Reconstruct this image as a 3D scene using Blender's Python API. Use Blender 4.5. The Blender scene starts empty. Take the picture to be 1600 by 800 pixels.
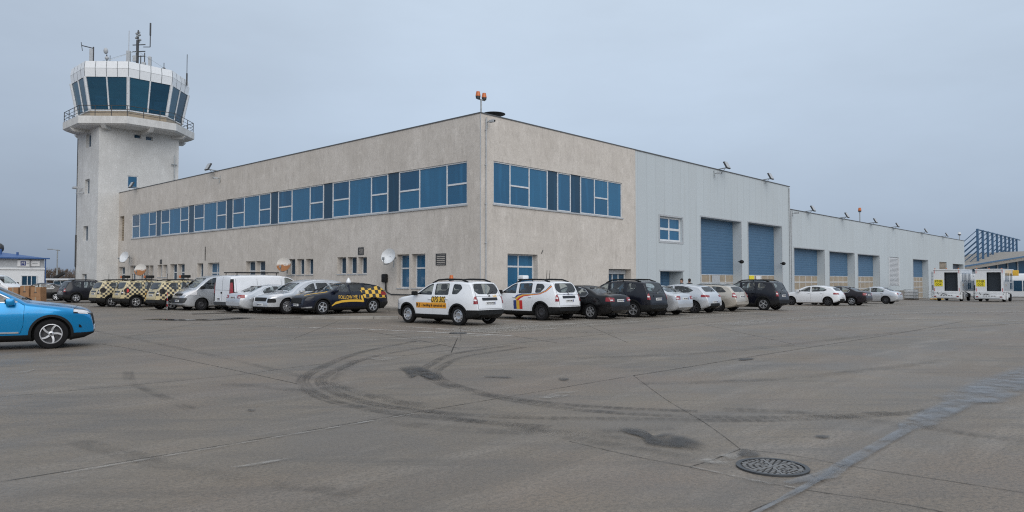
import bpy, bmesh, math, random
from mathutils import Vector, Matrix
from mathutils.bvhtree import BVHTree
random.seed(7)
R = math.radians
scn = bpy.context.scene
COL = scn.collection
for cur in (scn,):
    cur.view_settings.view_transform = 'Standard'; cur.view_settings.look = 'None'
    cur.view_settings.gamma = 1; cur.view_settings.exposure = 0.07; cur.view_settings.use_curve_mapping = False

# ------------------------------------------------------------------ camera frame
F, EYE, PITCH = 1133.0, 1.62, math.atan(38 / 1133.0)
def ray(px, py):
    a = (px - 800) / F; b = (400 - py) / F
    return Vector((a, math.cos(PITCH) - b * math.sin(PITCH), math.sin(PITCH) + b * math.cos(PITCH)))
HEAD = math.atan2(0.7350, 0.6781)            # direction of the right-hand facade
U = Vector((math.cos(HEAD), math.sin(HEAD), 0)); V = Vector((-math.sin(HEAD), math.cos(HEAD), 0))
CORNER = Vector((-1.61, 36.66, 0))
def fall(x, y):                              # the apron drains gently away to the right
    u = (Vector((x, y, 0)) - CORNER).dot(U); return -0.0118 * min(max(0.0, u - 12.0), 103.0)
def gp(px, py):                              # where a sight line meets the ground
    d = ray(px, py); z = 0.0
    for _ in range(40):
        t = (z - EYE) / d.z; z = 0.5 * (z + fall(d.x * t, d.y * t))
    return (d.x * t, d.y * t)
def on_ground(u, v):
    p = uv(u, v); return Vector((p.x, p.y, fall(p.x, p.y)))
def uv(u, v, z=0.0): return CORNER + U * u + V * v + Vector((0, 0, z))

# ------------------------------------------------------------------ materials
def nodes(name):
    m = bpy.data.materials.new(name); m.use_nodes = True
    nt = m.node_tree
    return m, nt, nt.nodes['Principled BSDF']
def lk(nt, a, b): nt.links.new(a, b)
def nd(nt, t, **k):
    n = nt.nodes.new(t)
    for a, b in k.items(): setattr(n, a, b)
    return n
def c4(c): return (c[0], c[1], c[2], 1)
def ramp(nt, src, stops):
    r = nd(nt, 'ShaderNodeValToRGB'); lk(nt, src, r.inputs[0])
    el = r.color_ramp.elements
    while len(el) < len(stops): el.new(0.5)
    for e, (p, c) in zip(el, stops): e.position = p; e.color = c4(c) if hasattr(c, '__len__') else (c, c, c, 1)
    return r.outputs[0]
def mixc(nt, fac, a, b, mode='MIX'):
    n = nd(nt, 'ShaderNodeMix', data_type='RGBA', blend_type=mode)
    for s, v in ((n.inputs[0], fac), (n.inputs[6], a), (n.inputs[7], b)):
        if hasattr(v, 'links'): lk(nt, v, s)
        elif hasattr(v, '__len__'): s.default_value = c4(v)
        else: s.default_value = v
    return n.outputs[2]
def math_(nt, op, a, b=None, c=None):
    n = nd(nt, 'ShaderNodeMath', operation=op)
    for i, v in enumerate((a, b, c)):
        if v is None: continue
        if hasattr(v, 'links'): lk(nt, v, n.inputs[i])
        else: n.inputs[i].default_value = v
    return n.outputs[0]
def noise(nt, scale, detail=5, rough=0.55, vec=None, stretch=None):
    n = nd(nt, 'ShaderNodeTexNoise'); n.inputs['Scale'].default_value = scale
    n.inputs['Detail'].default_value = detail; n.inputs['Roughness'].default_value = rough
    if vec is None:
        vec = nd(nt, 'ShaderNodeTexCoord').outputs['Object']
    if stretch:
        mp = nd(nt, 'ShaderNodeMapping'); mp.inputs['Scale'].default_value = stretch; lk(nt, vec, mp.inputs[0]); vec = mp.outputs[0]
    lk(nt, vec, n.inputs['Vector'])
    return n.outputs[0]
def bump(nt, p, h, strength=0.3, dist=0.01):
    b = nd(nt, 'ShaderNodeBump'); b.inputs['Strength'].default_value = strength; b.inputs['Distance'].default_value = dist
    lk(nt, h, b.inputs['Height']); lk(nt, b.outputs[0], p.inputs['Normal'])
def plain(name, col, rough=0.6, metal=0.0, spec=0.5, var=0.12, scale=6.0, coat=0.0, bmp=0.0):
    m, nt, p = nodes(name)
    p.inputs['Roughness'].default_value = rough; p.inputs['Metallic'].default_value = metal
    p.inputs['Specular IOR Level'].default_value = spec
    p.inputs['Coat Weight'].default_value = coat; p.inputs['Coat Roughness'].default_value = 0.04
    n = noise(nt, scale, 4)
    lo = [max(0, x * (1 - var)) for x in col]; hi = [min(1, x * (1 + var)) for x in col]
    lk(nt, ramp(nt, n, [(0.3, lo), (0.7, hi)]), p.inputs['Base Color'])
    if bmp: bump(nt, p, n, bmp, 0.01)
    return m
def paint(name, col, metal=0.0, rough=0.24):
    m, nt, p = nodes(name)
    p.inputs['Metallic'].default_value = metal; p.inputs['Roughness'].default_value = rough
    p.inputs['Coat Weight'].default_value = 0.35 if sum(col) < 0.15 else 0.8; p.inputs['Specular IOR Level'].default_value = 0.3; p.inputs['Coat Roughness'].default_value = 0.03
    d = noise(nt, 3.0, 6, 0.65)
    f = ramp(nt, d, [(0.5, 0.0), (0.9, 0.10)])
    lk(nt, mixc(nt, f, col, (0.16, 0.14, 0.12)), p.inputs['Base Color'])
    lk(nt, math_(nt, 'MULTIPLY_ADD', d, 0.12, rough - 0.06), p.inputs['Roughness'])
    return m
M = {}
def build_materials():
    # plastered concrete of the terminal and tower
    for key, a, b in (('render_wall', (0.55, 0.505, 0.455), (0.67, 0.625, 0.575)), ('tower_wall', (0.55, 0.545, 0.53), (0.69, 0.69, 0.68))):
        m, nt, p = nodes(key)
        big = noise(nt, 0.35, 6, 0.6); fine = noise(nt, 9.0, 8, 0.7)
        streak = noise(nt, 1.0, 6, 0.7, stretch=(1.6, 1.6, 0.09))
        col = mixc(nt, ramp(nt, big, [(0.3, 0.0), (0.7, 1.0)]), a, b)
        col = mixc(nt, ramp(nt, fine, [(0.35, 0.55), (0.62, 0.0)]), col, tuple(x * 0.78 for x in a))
        col = mixc(nt, ramp(nt, streak, [(0.55, 0.0), (0.75, 0.35)]), col, tuple(x * 0.66 for x in a)); scr = noise(nt, 3.2, 6, 0.75, stretch=(1.0, 1.0, 0.28)); col = mixc(nt, ramp(nt, scr, [(0.36, 0.55 if key == 'render_wall' else 0.25), (0.46, 0.0)]), col, tuple(x * 0.74 for x in a)); col = mixc(nt, ramp(nt, scr, [(0.58, 0.0), (0.68, 0.55)]), col, tuple(min(1, x * 1.14) for x in b))
        mott = noise(nt, 1.3, 7, 0.7); col = mixc(nt, ramp(nt, mott, [(0.34, 0.45 if key == 'render_wall' else 0.2), (0.5, 0.0)]), col, tuple(x * 0.80 for x in a)); col = mixc(nt, ramp(nt, mott, [(0.56, 0.0), (0.70, 0.5)]), col, tuple(min(1, x * 1.12) for x in b))
        col = mixc(nt, ramp(nt, streak, [(0.28, 0.25), (0.42, 0.0)]), col, tuple(min(1, x * 1.15) for x in b))
        # formwork lifts: faint level seams
        tc = nd(nt, 'ShaderNodeTexCoord'); sx = nd(nt, 'ShaderNodeSeparateXYZ'); lk(nt, tc.outputs['Object'], sx.inputs[0])
        md = math_(nt, 'PINGPONG', math_(nt, 'ADD', sx.outputs[2], math_(nt, 'MULTIPLY', big, 0.03)), 1.0)
        seam = math_(nt, 'MULTIPLY', math_(nt, 'LESS_THAN', md, 0.018), ramp(nt, fine, [(0.4, 0.0), (0.6, 0.22)]))
        col = mixc(nt, seam, col, tuple(x * 0.7 for x in a))
        lk(nt, col, p.inputs['Base Color']); p.inputs['Roughness'].default_value = 0.9
        p.inputs['Specular IOR Level'].default_value = 0.25
        bump(nt, p, fine, 0.35, 0.01); M[key] = m
    # ribbed metal cladding: panel seams along local X
    m, nt, p = nodes('metal_cladding')
    tc = nd(nt, 'ShaderNodeTexCoord'); sx = nd(nt, 'ShaderNodeSeparateXYZ'); lk(nt, tc.outputs['Object'], sx.inputs[0])
    seam = math_(nt, 'LESS_THAN', math_(nt, 'PINGPONG', sx.outputs[0], 0.56), 0.014)
    pan = nd(nt, 'ShaderNodeTexWhiteNoise', noise_dimensions='1D')
    lk(nt, math_(nt, 'FLOOR', math_(nt, 'DIVIDE', sx.outputs[0], 1.12)), pan.inputs['W'])
    big = noise(nt, 0.25, 5); streak = noise(nt, 1.0, 6, 0.7, stretch=(2.2, 2.2, 0.10))
    col = mixc(nt, big, (0.465, 0.515, 0.545), (0.52, 0.57, 0.595))
    col = mixc(nt, math_(nt, 'MULTIPLY', pan.outputs[0], 0.30), col, (0.44, 0.475, 0.49))
    col = mixc(nt, ramp(nt, streak, [(0.55, 0.0), (0.8, 0.35)]), col, (0.36, 0.36, 0.34))
    col = mixc(nt, math_(nt, 'MULTIPLY', seam, 0.45), col, (0.26, 0.28, 0.29))
    lk(nt, col, p.inputs['Base Color']); p.inputs['Roughness'].default_value = 0.6
    rib = math_(nt, 'PINGPONG', sx.outputs[0], 0.07)
    bump(nt, p, math_(nt, 'ADD', rib, math_(nt, 'MULTIPLY', seam, -0.1)), 0.25, 0.06); M['cladding'] = m
    # roller shutter: level slats
    m, nt, p = nodes('shutter_blue')
    tc = nd(nt, 'ShaderNodeTexCoord'); sx = nd(nt, 'ShaderNodeSeparateXYZ'); lk(nt, tc.outputs['Object'], sx.inputs[0])
    sl = math_(nt, 'PINGPONG', sx.outputs[2], 0.11)
    ln = math_(nt, 'LESS_THAN', sl, 0.018)
    n = noise(nt, 1.2, 6, 0.65)
    col = mixc(nt, n, (0.050, 0.125, 0.225), (0.075, 0.165, 0.275))
    col = mixc(nt, math_(nt, 'MULTIPLY', ln, 0.5), col, (0.03, 0.07, 0.13))
    lk(nt, col, p.inputs['Base Color']); p.inputs['Roughness'].default_value = 0.5
    bump(nt, p, sl, 0.5, 0.08); M['shutter'] = m
    # tinted mirror glazing, each pane a little different
    for key, a, b, sp in (('blue_glass', (0.004, 0.050, 0.118), (0.022, 0.128, 0.250), 0.6), ('dark_glass', (0.006, 0.030, 0.062), (0.012, 0.06, 0.115), 0.5),
                          ('cab_glass', (0.006, 0.040, 0.082), (0.020, 0.10, 0.175), 0.6), ('pale_glass', (0.06, 0.17, 0.26), (0.13, 0.26, 0.36), 0.5)):
        m, nt, p = nodes(key)
        g = nd(nt, 'ShaderNodeNewGeometry'); n = noise(nt, 0.8, 3)
        blind_sheen = noise(nt, 1.0, 5, 0.6, stretch=(0.35, 0.35, 2.2)) if key == 'cab_glass' else noise(nt, 1.0, 2, 0.5, stretch=(3.0, 3.0, 0.3))  # blinds; on the cab, level streaks of reflection painted into the colour
        f = math_(nt, 'MULTIPLY_ADD', g.outputs['Random Per Island'], 0.85, math_(nt, 'MULTIPLY', n, 0.25))
        col = mixc(nt, f, a, b)
        col = mixc(nt, ramp(nt, blind_sheen, [(0.55, 0.0), (0.75, 0.30)]), col, tuple(min(1, x * 1.7) for x in b))
        lk(nt, col, p.inputs['Base Color']); p.inputs['Roughness'].default_value = 0.06
        p.inputs['Specular IOR Level'].default_value = sp
        bump(nt, p, noise(nt, 0.9, 2), 0.10, 0.06); M[key] = m
    m, nt, p = nodes('cab_tint'); nt.nodes.remove(p); out = nt.nodes['Material Output']
    tr = nd(nt, 'ShaderNodeBsdfTransparent'); tr.inputs[0].default_value = (0.20, 0.36, 0.47, 1)
    gl = nd(nt, 'ShaderNodeBsdfGlossy'); gl.inputs['Roughness'].default_value = 0.03
    bp = nd(nt, 'ShaderNodeBump'); bp.inputs['Strength'].default_value = 0.25; bp.inputs['Distance'].default_value = 0.15; lk(nt, noise(nt, 0.7, 3), bp.inputs['Height']); lk(nt, bp.outputs[0], gl.inputs['Normal'])
    fr = nd(nt, 'ShaderNodeFresnel'); fr.inputs[0].default_value = 1.6; mx = nd(nt, 'ShaderNodeMixShader')
    lk(nt, math_(nt, 'MULTIPLY_ADD', fr.outputs[0], 1.0, 0.03), mx.inputs[0]); lk(nt, tr.outputs[0], mx.inputs[1]); lk(nt, gl.outputs[0], mx.inputs[2]); 
    df = nd(nt, 'ShaderNodeBsdfPrincipled'); df.inputs['Roughness'].default_value = 0.08; g2 = nd(nt, 'ShaderNodeNewGeometry')
    lk(nt, mixc(nt, math_(nt, 'MULTIPLY_ADD', g2.outputs['Random Per Island'], 0.6, math_(nt, 'MULTIPLY', noise(nt, 1.0, 5, 0.6, stretch=(0.3, 0.3, 1.6)), 0.5)), (0.006, 0.050, 0.105), (0.030, 0.150, 0.245)), df.inputs['Base Color'])  # streaks of reflection on the cab panes mixed into their blue
    m2 = nd(nt, 'ShaderNodeMixShader'); m2.inputs[0].default_value = 0.68; lk(nt, mx.outputs[0], m2.inputs[1]); lk(nt, df.outputs[0], m2.inputs[2]); lk(nt, m2.outputs[0], out.inputs[0]); M['cab_tint'] = m
    M['frame_white'] = plain('frame_white', (0.62, 0.64, 0.66), 0.45)
    M['frame_grey'] = plain('frame_grey', (0.40, 0.42, 0.44), 0.45)
    M['dark_panel'] = plain('dark_panel', (0.018, 0.032, 0.058), 0.35)
    M['coping'] = plain('coping', (0.09, 0.095, 0.10), 0.5)
    M['steel'] = plain('galvanised_steel', (0.34, 0.36, 0.37), 0.45, 0.6, var=0.2)
    M['dark_metal'] = plain('dark_metal', (0.055, 0.058, 0.062), 0.5, 0.3)
    M['black'] = plain('black_plastic', (0.009, 0.0095, 0.010), 0.6, 0.0, 0.3, var=0.25)
    M['black_gloss'] = plain('black_gloss', (0.01, 0.01, 0.012), 0.15)
    M['slate'] = plain('slate_door', (0.024, 0.032, 0.042), 0.3)
    M['cabin'] = plain('cabin_trim', (0.07, 0.07, 0.075), 0.8, var=0.25)
    M['white_metal'] = plain('white_metal', (0.76, 0.78, 0.80), 0.4, var=0.05, coat=0.3)
    M['dish_white'] = plain('dish_white', (0.62, 0.64, 0.66), 0.5, var=0.08)
    M['sandpanel'] = plain('sand_panel', (0.34, 0.28, 0.205), 0.45, var=0.14, scale=1.5)
    M['kerb'] = plain('kerb_concrete', (0.245, 0.228, 0.205), 0.9, var=0.22, scale=3, bmp=0.3)
    M['rubber'] = plain('tyre_rubber', (0.010, 0.010, 0.011), 0.9, 0.0, 0.25, var=0.3, scale=14)
    M['alloy'] = plain('alloy_rim', (0.50, 0.51, 0.53), 0.35, 0.75, var=0.1)
    M['steel_rim'] = plain('black_steel_rim', (0.03, 0.03, 0.034), 0.5)
    M['orange'] = plain('orange_lens', (0.52, 0.13, 0.025), 0.3)
    M['red_lens'] = plain('red_lens', (0.24, 0.010, 0.016), 0.16, coat=0.6, var=0.25, scale=20)
    M['white_lens'] = plain('white_lens', (0.66, 0.66, 0.68), 0.14, coat=0.5, var=0.15, scale=20)
    M['plate'] = plain('plate_white', (0.72, 0.73, 0.74), 0.4, var=0.04)
    M['ink'] = plain('black_ink', (0.015, 0.014, 0.014), 0.6)
    M['yellow'] = plain('yellow_film', (0.72, 0.44, 0.05), 0.45, var=0.06)
    M['lemon'] = plain('sign_yellow', (0.78, 0.66, 0.03), 0.45, var=0.06)
    M['band_orange'] = plain('orange_film', (0.74, 0.33, 0.03), 0.45, var=0.06)
    M['red_film'] = plain('red_film', (0.55, 0.03, 0.03), 0.45)
    M['navy_film'] = plain('navy_film', (0.03, 0.05, 0.20), 0.45)
    M['blue_steel'] = plain('blue_steel', (0.055, 0.125, 0.225), 0.5, 0.1, var=0.12, scale=2)
    M['roof_blue'] = plain('blue_roof', (0.035, 0.10, 0.27), 0.5, var=0.12)
    M['cardboard'] = plain('cardboard', (0.30, 0.165, 0.085), 0.9, var=0.14, scale=4)
    M['skin'] = plain('skin', (0.44, 0.26, 0.19), 0.6)
    M['hair'] = plain('dark_hair', (0.025, 0.02, 0.018), 0.8)
    M['cloth'] = plain('dark_cloth', (0.018, 0.02, 0.026), 0.9, var=0.25, scale=12)
    M['bark'] = plain('bark', (0.10, 0.08, 0.065), 0.9, var=0.3)
    M['twig'] = plain('twig', (0.15, 0.115, 0.09), 0.9, var=0.3)
    M['rust'] = None
    m, nt, p = nodes('rusty_dish')
    tc = nd(nt, 'ShaderNodeTexCoord'); sx = nd(nt, 'ShaderNodeSeparateXYZ'); lk(nt, tc.outputs['Object'], sx.inputs[0])
    n = noise(nt, 3.0, 7, 0.7)
    f = math_(nt, 'ADD', math_(nt, 'MULTIPLY', sx.outputs[2], -1.6), math_(nt, 'MULTIPLY', n, 1.1))
    lk(nt, mixc(nt, ramp(nt, f, [(0.42, 0.0), (0.62, 1.0)]), (0.66, 0.65, 0.62), (0.30, 0.13, 0.05)), p.inputs['Base Color'])
    p.inputs['Roughness'].default_value = 0.8; M['rust'] = m
    # car glass: clear but tinted, with a surface reflection
    m, nt, p = nodes('car_glass')
    nt.nodes.remove(p); out = nt.nodes['Material Output']
    tr = nd(nt, 'ShaderNodeBsdfTransparent'); tr.inputs[0].default_value = (0.88, 0.91, 0.91, 1)
    gl = nd(nt, 'ShaderNodeBsdfGlossy'); gl.inputs['Roughness'].default_value = 0.03
    fr = nd(nt, 'ShaderNodeFresnel'); fr.inputs[0].default_value = 1.55
    bk = nd(nt, 'ShaderNodeNewGeometry'); fac = math_(nt, 'MULTIPLY', math_(nt, 'MULTIPLY_ADD', fr.outputs[0], 1.0, 0.04), math_(nt, 'SUBTRACT', 1.0, bk.outputs['Backfacing']))
    mx = nd(nt, 'ShaderNodeMixShader'); lk(nt, fac, mx.inputs[0]); lk(nt, tr.outputs[0], mx.inputs[1]); lk(nt, gl.outputs[0], mx.inputs[2])
    lk(nt, mx.outputs[0], out.inputs[0]); M['car_glass'] = m
    m = m.copy(); m.name = 'privacy_glass'; [n for n in m.node_tree.nodes if n.type == 'BSDF_TRANSPARENT'][0].inputs[0].default_value = (0.45, 0.47, 0.48, 1); M['dark_car_glass'] = m
    # checker livery
    def checker(key, a, b, size, x0=None, zlo=0.0):
        m, nt, p = nodes(key)
        tc = nd(nt, 'ShaderNodeTexCoord'); ck = nd(nt, 'ShaderNodeTexChecker'); ck.inputs['Scale'].default_value = 1 / size
        sx = nd(nt, 'ShaderNodeSeparateXYZ'); lk(nt, tc.outputs['Object'], sx.inputs[0])
        cx = nd(nt, 'ShaderNodeCombineXYZ'); lk(nt, sx.outputs[0], cx.inputs[0]); cx.inputs[1].default_value = size * 0.5; lk(nt, sx.outputs[2], cx.inputs[2])
        lk(nt, cx.outputs[0], ck.inputs['Vector']); ck.inputs[1].default_value = c4(a); ck.inputs[2].default_value = c4(b)
        col = ck.outputs[0]
        if x0 is not None:
            g = nd(nt, 'ShaderNodeNewGeometry'); 
            n2 = nd(nt, 'ShaderNodeVectorTransform', vector_type='NORMAL', convert_from='WORLD', convert_to='OBJECT'); lk(nt, g.outputs['Normal'], n2.inputs[0])
            ny = nd(nt, 'ShaderNodeSeparateXYZ'); lk(nt, n2.outputs[0], ny.inputs[0])
            side = math_(nt, 'GREATER_THAN', math_(nt, 'ABSOLUTE', ny.outputs[1]), 0.62)
            inx = math_(nt, 'LESS_THAN', sx.outputs[0], x0); inr = math_(nt, 'GREATER_THAN', sx.outputs[0], -1.98)
            inz = math_(nt, 'GREATER_THAN', sx.outputs[2], zlo)
            f = math_(nt, 'MULTIPLY', math_(nt, 'MULTIPLY', side, inx), math_(nt, 'MULTIPLY', inr, inz))
            # the film turns orange on the front doors
            am = math_(nt, 'GREATER_THAN', sx.outputs[0], -0.85)
            warm = nd(nt, 'ShaderNodeTexChecker'); warm.inputs['Scale'].default_value = 1 / size; lk(nt, cx.outputs[0], warm.inputs['Vector'])
            warm.inputs[1].default_value = (0.70, 0.36, 0.03, 1); warm.inputs[2].default_value = c4(b)
            lowm = math_(nt, 'MULTIPLY', am, math_(nt, 'LESS_THAN', sx.outputs[2], 1.0))
            col = mixc(nt, lowm, col, warm.outputs[0])
            col = mixc(nt, f, a, col)
        lk(nt, col, p.inputs['Base Color']); p.inputs['Roughness'].default_value = 0.38; p.inputs['Coat Weight'].default_value = 0.4
        M[key] = m
    checker('checker_body', (0.56, 0.47, 0.27), (0.022, 0.02, 0.02), 0.125, 0.75, 0.5)
    checker('checker_film', (0.70, 0.43, 0.05), (0.014, 0.014, 0.016), 0.19)
    for k, c, me in (('white', (0.74, 0.76, 0.79), 0), ('silver', (0.50, 0.52, 0.55), 0.55), ('silver_light', (0.58, 0.60, 0.63), 0.5), ('graphite', (0.007, 0.008, 0.014), 0.0),
                     ('navy', (0.005, 0.008, 0.02), 0.0), ('black_paint', (0.004, 0.004, 0.005), 0.0), ('beige', (0.50, 0.46, 0.40), 0.45), ('blue', (0.0, 0.24, 0.54), 0.45),
                     ('plum', (0.012, 0.009, 0.013), 0.0), ('ambulift_white', (0.72, 0.74, 0.76), 0)):
        M[k] = paint('paint_' + k, c, me)

# ------------------------------------------------------------------ mesh builder
class MB:
    def __init__(s): s.v = []; s.f = []; s.m = []; s.X = Matrix.Identity(4)
    def add(s, vs, fs, mi=0):
        o = len(s.v); s.v += [tuple(s.X @ Vector(p)) for p in vs]
        s.f += [tuple(i + o for i in f) for f in fs]; s.m += [mi] * len(fs)
    def box(s, a, b, mi=0):
        x0, y0, z0 = a; x1, y1, z1 = b
        s.add([(x0, y0, z0), (x1, y0, z0), (x1, y1, z0), (x0, y1, z0), (x0, y0, z1), (x1, y0, z1), (x1, y1, z1), (x0, y1, z1)],
              [(0, 3, 2, 1), (4, 5, 6, 7), (0, 1, 5, 4), (1, 2, 6, 5), (2, 3, 7, 6), (3, 0, 4, 7)], mi)
    def rbox(s, a, b, r=0.02, mi=0):          # box with chamfered edges
        bm = bmesh.new(); bmesh.ops.create_cube(bm, size=1)
        for v in bm.verts: v.co = Vector([(a[i] + b[i]) / 2 + v.co[i] * (b[i] - a[i]) for i in range(3)])
        bmesh.ops.bevel(bm, geom=bm.edges[:], offset=r, segments=2, affect='EDGES', profile=0.6)
        bm.verts.index_update(); s.add([v.co[:] for v in bm.verts], [[v.index for v in f.verts] for f in bm.faces], mi); bm.free()
    def cyl(s, p0, p1, r0, r1=None, n=10, mi=0, cap=True):
        p0 = Vector(p0); p1 = Vector(p1); r1 = r0 if r1 is None else r1
        d = (p1 - p0).normalized(); a = d.orthogonal().normalized(); b = d.cross(a)
        vs = []
        for p, r in ((p0, r0), (p1, r1)):
            vs += [p + (a * math.cos(2 * math.pi * i / n) + b * math.sin(2 * math.pi * i / n)) * r for i in range(n)]
        fs = [(i, (i + 1) % n, n + (i + 1) % n, n + i) for i in range(n)]
        if cap: fs += [tuple(range(n - 1, -1, -1)), tuple(range(n, 2 * n))]
        s.add(vs, fs, mi)
    def tube(s, pts, r, n=6, mi=0):
        for a, b in zip(pts, pts[1:]): s.cyl(a, b, r, n=n, mi=mi)
    def prism(s, poly, axis, a, b, mi=0):     # polygon extruded along an axis
        n = len(poly)
        def P(p, t): return (t, p[0], p[1]) if axis == 'x' else (p[0], t, p[1]) if axis == 'y' else (p[0], p[1], t)
        vs = [P(p, a) for p in poly] + [P(p, b) for p in poly]
        s.add(vs, [tuple(range(n)), tuple(range(2 * n - 1, n - 1, -1))] + [(i, n + i, n + (i + 1) % n, (i + 1) % n) for i in range(n)], mi)
    def lathe(s, prof, axis='y', n=28, mi=0, closed=True):   # (radius, offset) pairs about an axis
        vs = []
        for i in range(n):
            t = 2 * math.pi * i / n; c, d = math.cos(t), math.sin(t)
            for r, o in prof: vs.append((r * c, o, r * d) if axis == 'y' else (r * c, r * d, o))
        k = len(prof); fs = []
        for i in range(n):
            j = (i + 1) % n
            for q in range(k if closed else k - 1):
                w = (q + 1) % k; fs.append((i * k + q, j * k + q, j * k + w, i * k + w))
        s.add(vs, fs, mi)
    def ball(s, c, r, mi=0, sc=(1, 1, 1), n=2):
        bm = bmesh.new(); bmesh.ops.create_icosphere(bm, subdivisions=n, radius=r); bm.verts.index_update()
        s.add([(c[0] + v.co.x * sc[0], c[1] + v.co.y * sc[1], c[2] + v.co.z * sc[2]) for v in bm.verts], [[v.index for v in f.verts] for f in bm.faces], mi); bm.free()
    def mesh(s, name, smooth=None, fix=True):
        me = bpy.data.meshes.new(name); me.from_pydata(s.v, [], s.f)
        me.polygons.foreach_set('material_index', s.m)
        if fix:
            bm = bmesh.new(); bm.from_mesh(me); bmesh.ops.recalc_face_normals(bm, faces=bm.faces[:]); bm.to_mesh(me); bm.free()
        if smooth: soften(me, smooth)
        me.update(); return me
    def build(s, name, mats, parent=None, smooth=None, fix=True):
        return link(name, s.mesh(name, smooth, fix), mats, parent)
def soften(me, deg):
    bm = bmesh.new(); bm.from_mesh(me); lim = R(deg)
    for f in bm.faces: f.smooth = True
    for e in bm.edges: e.smooth = (len(e.link_faces) == 2 and e.calc_face_angle(3.2) < lim)
    bm.to_mesh(me); bm.free()
def link(name, me, mats, parent=None):
    o = bpy.data.objects.new(name, me); COL.objects.link(o)
    if not isinstance(mats, (list, tuple)): mats = [mats]
    if not me.materials:
        for m in mats: me.materials.append(M[m] if isinstance(m, str) else m)
    if parent: o.parent = parent
    return o
def tag(o, label=None, cat=None, group=None, kind=None):
    for k, v in (('label', label), ('category', cat), ('group', group), ('kind', kind)):
        if v: o[k] = v
    return o
def empty(name, loc=(0, 0, 0), rz=0.0):
    o = bpy.data.objects.new(name, None); o.empty_display_size = 0.2; COL.objects.link(o)
    o.location = loc; o.rotation_euler.z = rz; return o
def thing(name, label, cat, loc=(0, 0, 0), rz=0.0, group=None): return tag(empty(name, loc, rz), label, cat, group)
def kids(o): return [c for c in bpy.data.objects if c.parent == o]
def copy_tree(o, parent=None, table=None):
    if table is None:
        table = {}
        for c in COL.objects:
            if c.parent: table.setdefault(c.parent.name, []).append(c)
    c = o.copy(); COL.objects.link(c)
    if parent: c.parent = parent
    for ch in table.get(o.name, []): copy_tree(ch, c, table)
    return c
def rpoly(pts, r, n=4):                        # polygon with rounded corners
    out = []; k = len(pts)
    for i in range(k):
        p = Vector(pts[i]); a = Vector(pts[i - 1]) - p; b = Vector(pts[(i + 1) % k]) - p
        d = min(r, a.length * 0.45, b.length * 0.45)
        s = p + a.normalized() * d; e = p + b.normalized() * d
        for j in range(n + 1):
            t = j / n; q = s * (1 - t) ** 2 + p * 2 * t * (1 - t) + e * t * t; out.append((q.x, q.y))
    return out
def text_mesh(s, size, bold=0.0, depth=0.0, align='CENTER'):
    cu = bpy.data.curves.new('lettering', 'FONT'); cu.body = s; cu.size = size; cu.offset = bold; cu.extrude = depth
    cu.align_x = align; cu.align_y = 'CENTER'; cu.resolution_u = 2
    o = bpy.data.objects.new('lettering', cu); COL.objects.link(o)
    dg = bpy.context.evaluated_depsgraph_get(); me = bpy.data.meshes.new_from_object(o.evaluated_get(dg))
    bpy.data.objects.remove(o); bpy.data.curves.remove(cu); me.materials.clear(); return me
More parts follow.
